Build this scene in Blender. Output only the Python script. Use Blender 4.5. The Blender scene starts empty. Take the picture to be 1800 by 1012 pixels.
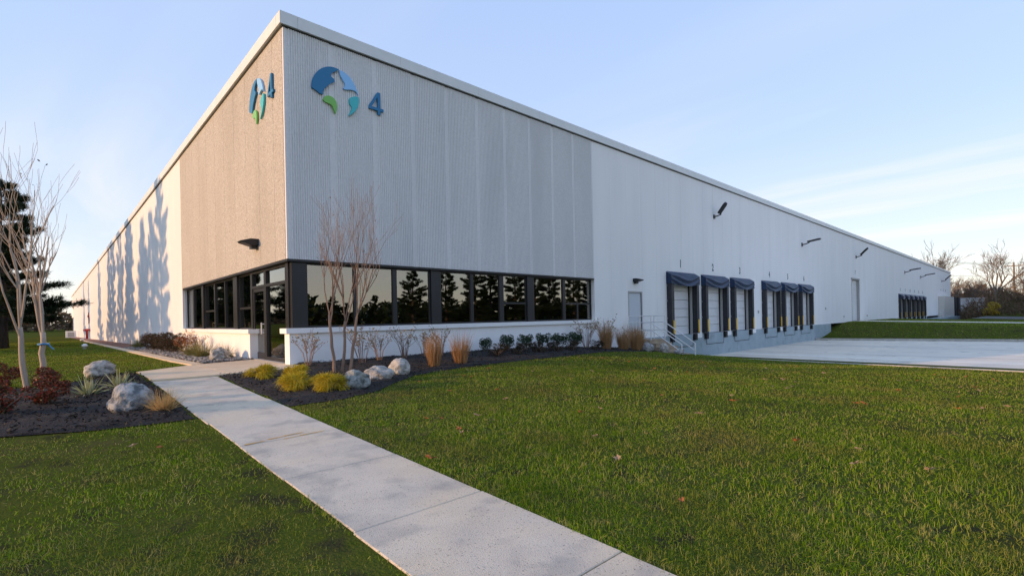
import bpy, math, random
import numpy as np
from mathutils import Matrix, Vector
R = math.radians
rnd = random.Random(7)
rng = np.random.default_rng(7)
sc = bpy.context.scene
col = sc.collection

# ------------------------------------------------------------------ camera
CAM = Vector((-4.53, -13.30, 1.11))
yaw, roll = R(46.9), math.atan2(35, 1746)
fw = Vector((math.cos(yaw), math.sin(yaw), 0)); rt = Vector((math.sin(yaw), -math.cos(yaw), 0)); up = Vector((0, 0, 1))
cr = rt*math.cos(roll) - up*math.sin(roll); cu = rt*math.sin(roll) + up*math.cos(roll)
cd = bpy.data.cameras.new('camera'); cam = bpy.data.objects.new('camera', cd); col.objects.link(cam)
cam.matrix_world = Matrix(((cr.x, cu.x, -fw.x, CAM.x), (cr.y, cu.y, -fw.y, CAM.y), (cr.z, cu.z, -fw.z, CAM.z), (0, 0, 0, 1)))
cd.sensor_width = 36; cd.lens = 871/1800*36; cd.shift_y = 52.6/1800; cd.clip_start = .05; cd.clip_end = 3000
sc.camera = cam

# ------------------------------------------------------------------ light
SUN_EL, SUN_A = R(10), R(21)             # sun stands low over -X, a little towards +Y
travel = Vector((math.cos(SUN_EL)*math.cos(SUN_A), -math.cos(SUN_EL)*math.sin(SUN_A), -math.sin(SUN_EL)))
ld = bpy.data.lights.new('sun', 'SUN'); ld.energy = 2.0; ld.angle = R(1.0); ld.color = (.56, .325, .155)
lo = bpy.data.objects.new('sun', ld); col.objects.link(lo)
lo.rotation_euler = travel.to_track_quat('-Z', 'Y').to_euler(); lo.location = (-40, 20, 30)
w = bpy.data.worlds.new('World'); sc.world = w; w.use_nodes = True
nt = w.node_tree; nt.nodes.clear()
def N(t, k, **kw):
    n = t.nodes.new(k)
    for a, b in kw.items(): setattr(n, a, b)
    return n
sky = N(nt, 'ShaderNodeTexSky', sky_type='NISHITA', sun_disc=False, sun_elevation=SUN_EL, sun_rotation=math.atan2(-travel.x, -travel.y), altitude=50, air_density=1.0, dust_density=.6, ozone_density=2.2)
bg = N(nt, 'ShaderNodeBackground'); bg.inputs[1].default_value = .15
out = N(nt, 'ShaderNodeOutputWorld')
# thin streaky cloud veils on a plane high above
tc = N(nt, 'ShaderNodeTexCoord'); sep = N(nt, 'ShaderNodeSeparateXYZ'); nt.links.new(tc.outputs['Generated'], sep.inputs[0])
addz = N(nt, 'ShaderNodeMath', operation='ADD'); addz.inputs[1].default_value = .06; nt.links.new(sep.outputs[2], addz.inputs[0])
mx = N(nt, 'ShaderNodeMath', operation='MAXIMUM'); mx.inputs[1].default_value = .03; nt.links.new(addz.outputs[0], mx.inputs[0])
dx = N(nt, 'ShaderNodeMath', operation='DIVIDE'); dy = N(nt, 'ShaderNodeMath', operation='DIVIDE')
nt.links.new(sep.outputs[0], dx.inputs[0]); nt.links.new(mx.outputs[0], dx.inputs[1]); nt.links.new(sep.outputs[1], dy.inputs[0]); nt.links.new(mx.outputs[0], dy.inputs[1])
cmb = N(nt, 'ShaderNodeCombineXYZ'); nt.links.new(dx.outputs[0], cmb.inputs[0]); nt.links.new(dy.outputs[0], cmb.inputs[1])
mp = N(nt, 'ShaderNodeMapping'); mp.inputs['Rotation'].default_value = (0, 0, R(38)); mp.inputs['Scale'].default_value = (1.15, .26, 1); mp.inputs['Location'].default_value = (3.1, 1.7, 0)
nt.links.new(cmb.outputs[0], mp.inputs[0])
nz = N(nt, 'ShaderNodeTexNoise'); nz.inputs['Scale'].default_value = 1.0; nz.inputs['Detail'].default_value = 7; nz.inputs['Roughness'].default_value = .56; nz.inputs['Distortion'].default_value = .5
nt.links.new(mp.outputs[0], nz.inputs[0])
cr_ = N(nt, 'ShaderNodeValToRGB'); cr_.color_ramp.elements[0].position = .46; cr_.color_ramp.elements[0].color = (0, 0, 0, 1); cr_.color_ramp.elements[1].position = .72; cr_.color_ramp.elements[1].color = (.8, .8, .8, 1)
nt.links.new(nz.outputs[0], cr_.inputs[0])
# a thin high haze over the whole sky: creamy at the horizon, soft blue above
vr = N(nt, 'ShaderNodeValToRGB'); e = vr.color_ramp.elements; e[0].position = 0.0; e[0].color = (.47, .425, .37, 1); e[1].position = .62; e[1].color = (.205, .28, .445, 1)
e2 = e.new(.10); e2.color = (.37, .385, .42, 1); e2 = e.new(.30); e2.color = (.26, .322, .445, 1)
nt.links.new(sep.outputs[2], vr.inputs[0])
vs = N(nt, 'ShaderNodeVectorMath', operation='SCALE'); vs.inputs['Scale'].default_value = 3.75; nt.links.new(vr.outputs[0], vs.inputs[0])
veil = N(nt, 'ShaderNodeMix', data_type='RGBA'); veil.inputs[0].default_value = .9
nt.links.new(sky.outputs[0], veil.inputs[6]); nt.links.new(vs.outputs[0], veil.inputs[7])
lowm = N(nt, 'ShaderNodeMapRange', interpolation_type='SMOOTHSTEP'); lowm.inputs[1].default_value = .42; lowm.inputs[2].default_value = .12; lowm.inputs[3].default_value = .12; lowm.inputs[4].default_value = 1.0; nt.links.new(sep.outputs[2], lowm.inputs[0])
cmul = N(nt, 'ShaderNodeMath', operation='MULTIPLY'); nt.links.new(cr_.outputs[0], cmul.inputs[0]); nt.links.new(lowm.outputs[0], cmul.inputs[1])
cm = N(nt, 'ShaderNodeMix', data_type='RGBA'); cm.inputs[7].default_value = (1.85, 1.78, 1.76, 1)
nt.links.new(cmul.outputs[0], cm.inputs[0]); nt.links.new(veil.outputs[2], cm.inputs[6]); nt.links.new(cm.outputs[2], bg.inputs[0]); nt.links.new(bg.outputs[0], out.inputs[0])
sc.view_settings.view_transform = 'Standard'; sc.view_settings.look = 'None'; sc.view_settings.gamma = 1; sc.view_settings.use_curve_mapping = False
sc.view_settings.exposure = 1.95

# ------------------------------------------------------------------ helpers
def lin(r, g, b):
    f = lambda c: (c/255/12.92) if c/255 <= .04045 else ((c/255+.055)/1.055)**2.4
    return (f(r), f(g), f(b), 1)
MATS = {}
def mat(name, c, rough=.7, c2=None, nscale=6, ndet=5, bump=0, bscale=60, metal=0, stretch=None, spec=.5, ramp=(.35, .65), bdist=.01):
    m = bpy.data.materials.new(name); m.use_nodes = True; t = m.node_tree; b = t.nodes['Principled BSDF']
    b.inputs['Roughness'].default_value = rough; b.inputs['Metallic'].default_value = metal; b.inputs['Specular IOR Level'].default_value = spec
    b.inputs['Base Color'].default_value = (*c[:3], 1)
    g = N(t, 'ShaderNodeNewGeometry'); src = g.outputs['Position']
    if stretch:
        mpn = N(t, 'ShaderNodeMapping'); mpn.inputs['Scale'].default_value = stretch; t.links.new(src, mpn.inputs[0]); src = mpn.outputs[0]
    if c2:
        n = N(t, 'ShaderNodeTexNoise'); n.inputs['Scale'].default_value = nscale; n.inputs['Detail'].default_value = ndet; n.inputs['Roughness'].default_value = .62; t.links.new(src, n.inputs[0])
        r = N(t, 'ShaderNodeValToRGB'); e = r.color_ramp.elements; e[0].position, e[1].position = ramp; e[0].color = (*c[:3], 1); e[1].color = (*c2[:3], 1)
        t.links.new(n.outputs[0], r.inputs[0]); t.links.new(r.outputs[0], b.inputs['Base Color'])
    if bump:
        n2 = N(t, 'ShaderNodeTexNoise'); n2.inputs['Scale'].default_value = bscale; n2.inputs['Detail'].default_value = 3; t.links.new(g.outputs['Position'], n2.inputs[0])
        bp = N(t, 'ShaderNodeBump'); bp.inputs['Strength'].default_value = bump; bp.inputs['Distance'].default_value = bdist; t.links.new(n2.outputs[0], bp.inputs['Height']); t.links.new(bp.outputs[0], b.inputs['Normal'])
    MATS[name] = m; return m
def overlay(m, c, scale, lo_, hi_, amount=1.0, stretch=None, detail=4):
    """mix a second noise-shaped colour (stains, speckle, wear) over a material"""
    t = m.node_tree; b = t.nodes['Principled BSDF']; g = N(t, 'ShaderNodeNewGeometry'); src = g.outputs['Position']
    if stretch:
        mpn = N(t, 'ShaderNodeMapping'); mpn.inputs['Scale'].default_value = stretch; t.links.new(src, mpn.inputs[0]); src = mpn.outputs[0]
    n = N(t, 'ShaderNodeTexNoise'); n.inputs['Scale'].default_value = scale; n.inputs['Detail'].default_value = detail; t.links.new(src, n.inputs[0])
    mr = N(t, 'ShaderNodeMapRange'); mr.inputs[1].default_value = lo_; mr.inputs[2].default_value = hi_; mr.inputs[4].default_value = amount; t.links.new(n.outputs[0], mr.inputs[0])
    x = N(t, 'ShaderNodeMix', data_type='RGBA'); x.inputs[7].default_value = (*c[:3], 1); t.links.new(mr.outputs[0], x.inputs[0])
    s = b.inputs['Base Color']
    if s.is_linked: t.links.new(s.links[0].from_socket, x.inputs[6])
    else: x.inputs[6].default_value = s.default_value
    t.links.new(x.outputs[2], s)
def leafmat(name, cols, rough=.6, trans=.25, spec=.3):
    m = bpy.data.materials.new(name); m.use_nodes = True; t = m.node_tree; b = t.nodes['Principled BSDF']; o = t.nodes['Material Output']
    g = N(t, 'ShaderNodeNewGeometry'); r = N(t, 'ShaderNodeValToRGB'); e = r.color_ramp.elements
    while len(e) < len(cols): e.new(.5)
    for i, c in enumerate(cols): e[i].position = i/max(1, len(cols)-1); e[i].color = (*c[:3], 1)
    t.links.new(g.outputs['Random Per Island'], r.inputs[0]); t.links.new(r.outputs[0], b.inputs['Base Color'])
    b.inputs['Roughness'].default_value = rough; b.inputs['Specular IOR Level'].default_value = spec
    if trans:
        tr = N(t, 'ShaderNodeBsdfTranslucent'); t.links.new(r.outputs[0], tr.inputs[0]); ms = N(t, 'ShaderNodeMixShader'); ms.inputs[0].default_value = trans
        t.links.new(b.outputs[0], ms.inputs[1]); t.links.new(tr.outputs[0], ms.inputs[2]); t.links.new(ms.outputs[0], o.inputs[0])
    MATS[name] = m; return m
def npmesh(name, V, F, m, smooth=False):
    V = np.asarray(V, np.float32); F = np.asarray(F, np.int32); k = F.shape[1]
    me = bpy.data.meshes.new(name); me.vertices.add(len(V)); me.vertices.foreach_set('co', V.ravel())
    me.loops.add(F.size); me.loops.foreach_set('vertex_index', F.ravel()); me.polygons.add(len(F))
    me.polygons.foreach_set('loop_start', np.arange(0, F.size, k, dtype=np.int32)); me.polygons.foreach_set('loop_total', np.full(len(F), k, np.int32))
    if smooth: me.polygons.foreach_set('use_smooth', np.ones(len(F), bool))
    me.update(calc_edges=True); me.materials.append(m); return me
def link(name, me, parent=None, loc=None):
    o = bpy.data.objects.new(name, me); col.objects.link(o); o.parent = parent
    if loc is not None: o.location = loc
    return o
def tag(o, label, cat, group=None):
    o['label'] = label; o['category'] = cat
    if group: o['group'] = group
    return o
def struct(o): o['kind'] = 'structure'; return o
def stuff(o): o['kind'] = 'stuff'; return o
def empty(name, loc=(0, 0, 0), rz=0, s=1):
    o = bpy.data.objects.new(name, None); col.objects.link(o); o.location = loc; o.rotation_euler = (0, 0, rz); o.scale = (s, s, s); o.empty_display_size = .2; return o
def copy_tree(o, parent=None):
    c = o.copy(); col.objects.link(c); c.parent = parent
    for ch in list(o.children): copy_tree(ch, c)
    return c
class MB:
    def __init__(s): s.v = []; s.f = []
    def box(s, x0, x1, y0, y1, z0, z1):
        b = len(s.v); s.v += [(x0,y0,z0),(x1,y0,z0),(x1,y1,z0),(x0,y1,z0),(x0,y0,z1),(x1,y0,z1),(x1,y1,z1),(x0,y1,z1)]
        s.f += [tuple(b+i for i in q) for q in ((0,3,2,1),(4,5,6,7),(0,1,5,4),(1,2,6,5),(2,3,7,6),(3,0,4,7))]; return s
    def quad(s, *p):
        b = len(s.v); s.v += [tuple(q) for q in p]; s.f.append(tuple(range(b, b+len(p)))); return s
    def prism(s, poly, fn0, fn1):      # poly 2d -> two 3d maps
        b = len(s.v); n = len(poly); s.v += [fn0(*p) for p in poly] + [fn1(*p) for p in poly]
        s.f.append(tuple(b+i for i in range(n))); s.f.append(tuple(b+n+i for i in reversed(range(n))))
        for i in range(n): j = (i+1) % n; s.f.append((b+i, b+n+i, b+n+j, b+j))
        return s
    def tube(s, pts, rad, n=6, cap=True):
        pts = [Vector(p) for p in pts]; b = len(s.v); ref = None
        for i, p in enumerate(pts):
            d = (pts[min(i+1, len(pts)-1)] - pts[max(i-1, 0)]).normalized()
            if ref is None: ref = d.orthogonal().normalized()
            ref = (ref - d*ref.dot(d)).normalized(); bi = d.cross(ref); r = rad[i] if hasattr(rad, '__len__') else rad
            for k in range(n):
                a = 2*math.pi*k/n; q = p + ref*math.cos(a)*r + bi*math.sin(a)*r; s.v.append(tuple(q))
        for i in range(len(pts)-1):
            for k in range(n): s.f.append((b+i*n+k, b+i*n+(k+1) % n, b+(i+1)*n+(k+1) % n, b+(i+1)*n+k))
        if cap: s.f.append(tuple(b+k for k in reversed(range(n)))); s.f.append(tuple(b+(len(pts)-1)*n+k for k in range(n)))
        return s
    def mesh(s, name, m, smooth=False):
        me = bpy.data.meshes.new(name); me.from_pydata(s.v, [], s.f); me.materials.append(m)
        if smooth: me.polygons.foreach_set('use_smooth', [True]*len(me.polygons))
        me.update(); return me
    def build(s, name, m, parent=None, smooth=False): return link(name, s.mesh(name, m, smooth), parent)
def ribbons(base, d, L, droop, wid, seg=3, taper=.8):
    """bent ribbons: base (n,3), unit start directions, lengths, droop, widths"""
    n = len(base); a = rng.uniform(0, 2*np.pi, n); side = np.stack([np.cos(a), np.sin(a), np.zeros(n)], 1)
    side = side - d*(side*d).sum(1, keepdims=True); side /= np.linalg.norm(side, axis=1, keepdims=True)+1e-6
    V = np.zeros((n, seg+1, 2, 3)); 
    for i in range(seg+1):
        t = i/seg; p = base + d*(L*t)[:, None]; p[:, 2] -= droop*L*t*t
        ww = (wid*(1-taper*t**1.5)/2)[:, None]; V[:, i, 0] = p-side*ww; V[:, i, 1] = p+side*ww
    idx = np.arange(n)[:, None]*(2*(seg+1)); F = []
    for i in range(seg): F.append(np.concatenate([idx+2*i, idx+2*i+1, idx+2*i+3, idx+2*i+2], 1))
    return V.reshape(-1, 3), np.stack(F, 1).reshape(-1, 4)
def leaves(P, size, flat=.0, asp=.5):
    """one small pointed quad per position, random orientation"""
    n = len(P); a = rng.normal(size=(n, 3)); a /= np.linalg.norm(a, axis=1, keepdims=True); b = rng.normal(size=(n, 3)); a[:, 2] *= 1-flat; b[:, 2] *= 1-flat
    a /= np.linalg.norm(a, axis=1, keepdims=True); b -= a*(a*b).sum(1, keepdims=True); b /= np.linalg.norm(b, axis=1, keepdims=True)
    s = (size*rng.uniform(.6, 1.3, n))[:, None]; V = np.stack([P-a*s*.5, P+b*s*asp*.5, P+a*s*.5, P-b*s*asp*.5], 1).reshape(-1, 3)
    return V, np.arange(n*4).reshape(-1, 4)
def blob_points(n, rx, ry, rz, lumps=9, zc=None, seed=0):
    """points in the shell of a lumpy mound whose base is at z = 0"""
    g = np.random.default_rng(seed); zc = rz*.9 if zc is None else zc
    c = g.normal(size=(lumps, 3)); c /= np.linalg.norm(c, axis=1, keepdims=True); c *= g.uniform(.45, .75, (lumps, 1)); rr = g.uniform(.3, .5, lumps)
    k = g.integers(0, lumps, n); q = g.normal(size=(n, 3)); q /= np.linalg.norm(q, axis=1, keepdims=True)
    p = c[k] + q*(rr[k]*g.uniform(.55, 1.05, n)**.6)[:, None]; p = p*np.array([rx, ry, rz]) + np.array([0, 0, zc]); p[:, 2] = np.abs(p[:, 2]); return p
def smooth01(t): t = min(max(t, 0), 1); return t*t*(3-2*t)

# ------------------------------------------------------------------ materials
WHITE = mat('white_painted_panel', (.88, .88, .875), .75, (.83, .83, .83), .8, bump=.25, bscale=90, stretch=(1, 1, .15))
GREYP = mat('grey_ribbed_concrete', (.70, .70, .705), .85, (.79, .785, .78), 14, bump=.5, bscale=120)
overlay(GREYP, (.64, .64, .645), .9, .45, .75, .7, (1, 1, .2))
AGG = mat('exposed_aggregate', (.34, .325, .30), .9, (.66, .64, .60), 30, 6, bump=1.0, bscale=40, bdist=.03, ramp=(.36, .64))
overlay(AGG, (.36, .34, .31), .7, .45, .8, .5, (1, 1, .25))
COPING = mat('coping_metal', (.74, .76, .76), .5, (.69, .71, .71), 2)
DARKLINE = mat('dark_reveal', (.03, .032, .035), .7)
KNEE = mat('white_painted_masonry', (.86, .865, .87), .7, (.81, .82, .83), 1.5, bump=.15, bscale=50)
FRAME = mat('bronze_aluminium', (.035, .036, .04), .38, metal=.6, spec=.6)
BLUEWALL = mat('blue_grey_dock_paint', lin(160, 176, 184), .8, lin(146, 164, 173), 1.2, bump=.25, bscale=40)
overlay(BLUEWALL, (.22, .24, .25), 2.2, .56, .8, .7)
FOAM = mat('black_dock_pad', (.012, .014, .02), .55, (.02, .022, .03), 5)
NAVY = mat('navy_vinyl_curtain', (.012, .032, .080), .45, (.018, .042, .095), 4, spec=.3)
YELLOW = mat('yellow_guide', (.75, .45, .02), .5)
DOORW = mat('white_sectional_door', (.72, .73, .74), .5, (.66, .67, .69), 2)
DOORG = mat('pale_grey_steel_door', lin(190, 198, 206), .5)
RUBBER = mat('black_rubber', (.01, .01, .011), .7)
JAMB = mat('grey_steel_jamb', (.40, .40, .39), .6)
RAILW = mat('white_railing_paint', (.72, .73, .74), .45)
LAMP = mat('dark_lamp_housing', (.02, .021, .024), .4, metal=.3)
LENS = mat('lamp_lens', (.6, .6, .58), .2)
STEP = mat('tan_concrete_step', lin(168, 152, 130), .85, lin(138, 122, 102), 6, bump=.4, bscale=50)
CONC = mat('grey_concrete_walk', lin(214, 202, 182), .9, lin(194, 184, 168), 1.7, 6, bump=.45, bscale=130)
overlay(CONC, lin(222, 200, 166), .9, .45, .72, .6); overlay(CONC, lin(150, 146, 140), 2.6, .52, .7, .6); overlay(CONC, lin(96, 90, 84), 70, .60, .72, .85)
TAN = mat('tan_concrete_walk', lin(222, 202, 172), .9, lin(208, 187, 156), 1.5, 6, bump=.35, bscale=120)
overlay(TAN, lin(120, 104, 84), 80, .66, .76, .6)
APRON = mat('apron_concrete', lin(226, 216, 198), .85, lin(210, 202, 188), .5, 6, bump=.25, bscale=60)
overlay(APRON, lin(232, 227, 214), 1.0, .56, .66, .8, (1.1, .035, 1)); overlay(APRON, lin(162, 157, 152), 1.0, .58, .75, .7, (.8, .03, 1)); overlay(APRON, lin(138, 133, 128), 1.3, .62, .72, .6)
KERB = mat('kerb_concrete', lin(190, 187, 180), .85, lin(165, 162, 155), 3, bump=.3)
ASPH = mat('asphalt', (.05, .052, .056), .9, (.07, .072, .075), 3, bump=.2)
MULCH = mat('black_mulch', (.010, .009, .010), .95, (.026, .022, .021), 28, bump=1.0, bscale=45, bdist=.04)
SOIL = mat('lawn_soil', (.095, .092, .028), .95, (.07, .092, .016), 3.2, 7, bump=.8, bscale=40, bdist=.03, spec=0)
overlay(SOIL, (.075, .095, .014), .35, .42, .62, .8); overlay(SOIL, (.10, .078, .04), 1.1, .58, .74, .65); overlay(SOIL, (.05, .068, .010), 9, .45, .7, .5); overlay(SOIL, (.04, .036, .022), 2.4, .54, .66, .8)
REDMULCH = mat('old_brown_mulch', lin(150, 105, 88), .95, lin(112, 84, 70), 8, bump=.8, bscale=40)
STONE = leafmat('river_stone', [lin(105, 104, 104), lin(150, 148, 146), lin(128, 124, 120), lin(172, 168, 162)], .8, 0)
ROCKS = []
for i, (a, b, s) in enumerate([((.20, .21, .22), (.40, .40, .39), (.08, .09, .10)), ((.32, .305, .28), (.50, .48, .44), (.16, .155, .145)), ((.17, .19, .19), (.36, .375, .36), (.06, .07, .07))]):
    m = mat('boulder_granite_%d' % i, a, .9, b, 7, 9, bump=1.0, bscale=30, bdist=.03, ramp=(.4, .6)); overlay(m, s, 9, .52, .64, .85, None, 8); overlay(m, (.42, .34, .22), 3, .6, .8, .4); ROCKS.append(m)
BARKP = mat('pine_bark', (.045, .036, .03), .95, (.09, .072, .06), 9, bump=1, bscale=25, bdist=.04, stretch=(1, 1, .25))
BARKC = mat('pale_smooth_bark', (.30, .24, .19), .8, (.42, .34, .27), 7, bump=.2, bscale=40, stretch=(1, 1, .2))
BARKR = mat('reddish_bark', (.20, .12, .085), .8, (.30, .20, .14), 7, bump=.2, bscale=40, stretch=(1, 1, .2))
BARKF = mat('grey_brown_bark', (.15, .115, .085), .9, (.22, .17, .13), 3)
NEEDLE = leafmat('pine_needles', [(.010, .022, .010), (.018, .040, .016), (.026, .050, .018), (.014, .030, .014)], .6, .15)
GOLD = leafmat('gold_thread_foliage', [(.36, .28, .012), (.56, .42, .02), (.68, .50, .03), (.24, .23, .012)], .6, .25)
REDL = leafmat('red_nandina_leaves', [(.22, .028, .02), (.06, .03, .014), (.035, .05, .015), (.32, .05, .03), (.05, .03, .014)], .5, .2)
GREENL = leafmat('dark_holly_leaves', [(.012, .032, .010), (.022, .055, .015), (.035, .075, .022), (.010, .022, .009)], .35, .15, .5)
BROWNL = leafmat('bronze_shrub_leaves', [(.035, .022, .012), (.055, .03, .014), (.025, .03, .012), (.08, .035, .015)], .6, .2)
ORANGEL = leafmat('orange_shrub_leaves', [(.34, .10, .03), (.22, .06, .02), (.42, .20, .08), (.16, .06, .03)], .6, .3)
YELL = leafmat('yellowing_leaves', [(.30, .22, .06), (.14, .13, .035), (.38, .20, .04), (.10, .12, .03)], .5, .3)
TANG = leafmat('tan_ornamental_grass', [(.38, .22, .10), (.48, .30, .15), (.28, .15, .06), (.42, .27, .13)], .7, .25)
STRAW = leafmat('straw_tuft', [(.55, .36, .14), (.62, .44, .2), (.40, .25, .09)], .7, .25)
OLIVEG = leafmat('olive_tuft', [(.16, .17, .045), (.28, .24, .08), (.10, .13, .03), (.34, .28, .12)], .7, .25)
VARIEG = leafmat('pale_striped_straps', [(.42, .44, .24), (.20, .26, .08), (.55, .54, .36), (.12, .18, .05)], .5, .2)
FORSY = leafmat('yellow_bush_leaves', [(.55, .38, .02), (.42, .32, .03), (.62, .46, .05)], .6, .3)
BRUSH = leafmat('winter_brush', [(.10, .065, .042), (.16, .10, .06), (.07, .05, .035), (.20, .13, .07), (.08, .075, .035)], .9, .1)
GRASS = leafmat('grass_blades', [(.06, .11, .004), (.14, .25, .008), (.23, .36, .015), (.09, .175, .005), (.31, .38, .06), (.44, .38, .15), (.12, .24, .007), (.18, .31, .012)], .8, .3, .08)
t = GRASS.node_tree; g = N(t, 'ShaderNodeNewGeometry'); rp = [n for n in t.nodes if n.type == 'VALTORGB'][0]
def gpatch(prev, c, scale, a, b, amt, off):
    mpn = N(t, 'ShaderNodeMapping'); mpn.inputs['Location'].default_value = (off, off*.7, 0); mpn.inputs['Scale'].default_value = (1, 1, 0); t.links.new(g.outputs['Position'], mpn.inputs[0])
    n = N(t, 'ShaderNodeTexNoise'); n.inputs['Scale'].default_value = scale; n.inputs['Detail'].default_value = 5; t.links.new(mpn.outputs[0], n.inputs[0]); mr = N(t, 'ShaderNodeMapRange'); mr.inputs[1].default_value = a; mr.inputs[2].default_value = b; mr.inputs[4].default_value = amt; t.links.new(n.outputs[0], mr.inputs[0])
    x = N(t, 'ShaderNodeMix', data_type='RGBA'); x.inputs[7].default_value = (*c, 1); t.links.new(mr.outputs[0], x.inputs[0]); t.links.new(prev, x.inputs[6]); return x.outputs[2]
last = gpatch(rp.outputs[0], (.25, .20, .06), .75, .48, .68, .65, 3.1); last = gpatch(last, (.07, .15, .006), .55, .50, .66, .6, 11.7); last = gpatch(last, (.40, .33, .14), 4.5, .57, .72, .7, 7.3)
for n in list(t.nodes):
    if n.type == 'BSDF_PRINCIPLED': t.links.new(last, n.inputs['Base Color'])
    if n.type == 'BSDF_TRANSLUCENT': t.links.new(last, n.inputs[0])
LEAFO = leafmat('fallen_oak_leaf', [(.42, .16, .05), (.34, .13, .05)], .7, .15); LEAFT = leafmat('fallen_tan_leaf', [(.34, .24, .15), (.42, .30, .2)], .7, .15)
LOGO = {k: mat('sign_'+k, lin(*c), .4) for k, c in dict(deep=(8, 112, 160), sky=(140, 195, 242), green=(122, 190, 88), teal=(62, 186, 192)).items()}
NUM = mat('number_teal_grey', lin(62, 96, 110), .6)
RED = mat('red_fire_pipe', (.42, .03, .025), .45)
gm = bpy.data.materials.new('tinted_glass'); gm.use_nodes = True; t = gm.node_tree; t.nodes.clear()
o_ = N(t, 'ShaderNodeOutputMaterial'); mxs = N(t, 'ShaderNodeMixShader'); tp = N(t, 'ShaderNodeBsdfTransparent'); gl = N(t, 'ShaderNodeBsdfGlossy'); lw = N(t, 'ShaderNodeFresnel')
tp.inputs[0].default_value = (.30, .27, .22, 1); gl.inputs[0].default_value = (.92, .88, .80, 1); gl.inputs['Roughness'].default_value = .004
ma = N(t, 'ShaderNodeMath', operation='MULTIPLY_ADD'); ma.inputs[1].default_value = 1.3; ma.inputs[2].default_value = .20; lw.inputs[0].default_value = 1.5
t.links.new(lw.outputs[0], ma.inputs[0]); t.links.new(ma.outputs[0], mxs.inputs[0]); t.links.new(tp.outputs[0], mxs.inputs[1]); t.links.new(gl.outputs[0], mxs.inputs[2]); t.links.new(mxs.outputs[0], o_.inputs[0]); GLASS = gm
INT = mat('interior_wall', (.22, .19, .13), .9); INTF = mat('interior_carpet', (.05, .05, .05), .95); CHAIRM = mat('tan_chair_fabric', (.40, .24, .12), .8); DARKI = mat('dark_interior_door', (.01, .01, .01), .5)

# ------------------------------------------------------------------ terrain
XN = 21.4
def xf(y): return 43.3 + .22*max(-y, 0)*(1 if y > -14 else 14/max(-y, 14))
def h(x, y):
    b = .035*max(y, -26) if y < 0 else -.009*min(y, 140)
    if x <= 4: z = b
    elif x <= XN:
        tt = (x-4)/(XN-4); q = smooth01((y+7)/6.2); p = 1+1.2*q; s = tt**p; z = (1-s)*b + s*(-1.24)
    elif x <= xf(y): z = -1.36
    else:
        wd = 11 - .42*min(max(-y, 0), 12); plat = .06+.035*max(min(y, 0), -16)
        z = -1.24 + (plat+1.24)*smooth01((x-xf(y))/wd)
        if x > 76 and y > -7: z -= 1.15*smooth01((x-76)/5)*smooth01((y+7)/3)
        if x > 112: z += 3.2*smooth01((x-112)/40)*smooth01((-y-2)/6)
    if x < -30: z += min((-30-x)*.02, 2)
    return z
def axis(parts):
    o = []
    for a, b, st in parts: o += list(np.arange(a, b, st))
    return o + [parts[-1][1]]
xs = axis([(-300, -60, 30), (-60, -12, 4), (-12, 4, .5), (4, 21, .5), (21, 21.4, .2), (21.4, 42, 4.2), (42, 58, .5), (58, 80, 2), (80, 160, 5), (160, 900, 60)])
ys = axis([(-300, -60, 30), (-60, -20, 4), (-20, 4, .4), (4, 20, 2), (20, 200, 10), (200, 900, 70)])
V = [(x, y, h(x, y)) for y in ys for x in xs]; nx = len(xs)
F = [(j*nx+i, j*nx+i+1, (j+1)*nx+i+1, (j+1)*nx+i) for j in range(len(ys)-1) for i in range(nx-1)]
ground = struct(link('ground', npmesh('ground', V, F, SOIL, True)))
def sheet(name, poly, m, dz=.012, step=.5, edge=.0, fn=h):
    """a sheet draped on the terrain inside a convex-ish polygon (clipped grid)"""
    import bmesh
    bm = bmesh.new(); vs = [bm.verts.new((x, y, 0)) for x, y in poly]; bm.faces.new(vs)
    x0, x1 = min(p[0] for p in poly), max(p[0] for p in poly); y0, y1 = min(p[1] for p in poly), max(p[1] for p in poly)
    for k in range(1, int((x1-x0)/step)+1): bmesh.ops.bisect_plane(bm, geom=bm.verts[:]+bm.edges[:]+bm.faces[:], plane_co=(x0+k*step, 0, 0), plane_no=(1, 0, 0))
    for k in range(1, int((y1-y0)/step)+1): bmesh.ops.bisect_plane(bm, geom=bm.verts[:]+bm.edges[:]+bm.faces[:], plane_co=(0, y0+k*step, 0), plane_no=(0, 1, 0))
    for v in bm.verts:
        e = 1.0 if edge == 0 or v.is_boundary else 1.0
        v.co.z = fn(v.co.x, v.co.y) + (dz if not v.is_boundary or edge == 0 else .012) + (edge*(.5+.5*math.sin(v.co.x*5.1)*math.cos(v.co.y*4.3)) if edge and not v.is_boundary else 0)
    me = bpy.data.meshes.new(name); bm.to_mesh(me); bm.free(); me.materials.append(m); return me

# beds of black mulch
def wob(pts, a=.07):
    o = []
    for i in range(len(pts)):
        p, q = pts[i], pts[(i+1) % len(pts)]; n = max(1, int(math.dist(p, q)/.35))
        for k in range(n):
            tt = k/n; o.append((p[0]+(q[0]-p[0])*tt+(rnd.uniform(-a, a) if k else 0), p[1]+(q[1]-p[1])*tt+(rnd.uniform(-a, a) if k else 0)))
    return o
bedL = [(-3.08, 1.35), (-3.08, -5.35), (-3.5, -5.38), (-4.1, -5.3), (-5, -4.95), (-6.5, -4.6), (-8.5, -4.2), (-8.6, -.9), (-5.2, -.75), (-4.5, -.35), (-3.9, .14)]
bedR = [(-1.84, -5.4), (-1.84, -.95), (.0, -.93), (.05, -.07), (14.9, -.07), (14.9, -1.9), (12.4, -2.05), (10.4, -2.2), (7.7, -2.86), (4.87, -3.2), (2.8, -3.4), (1.43, -3.76), (.5, -4.45), (-.26, -5.1), (-1.02, -5.38)]
def poly_wob(p, fixed): return wob(p, .035)
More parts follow.
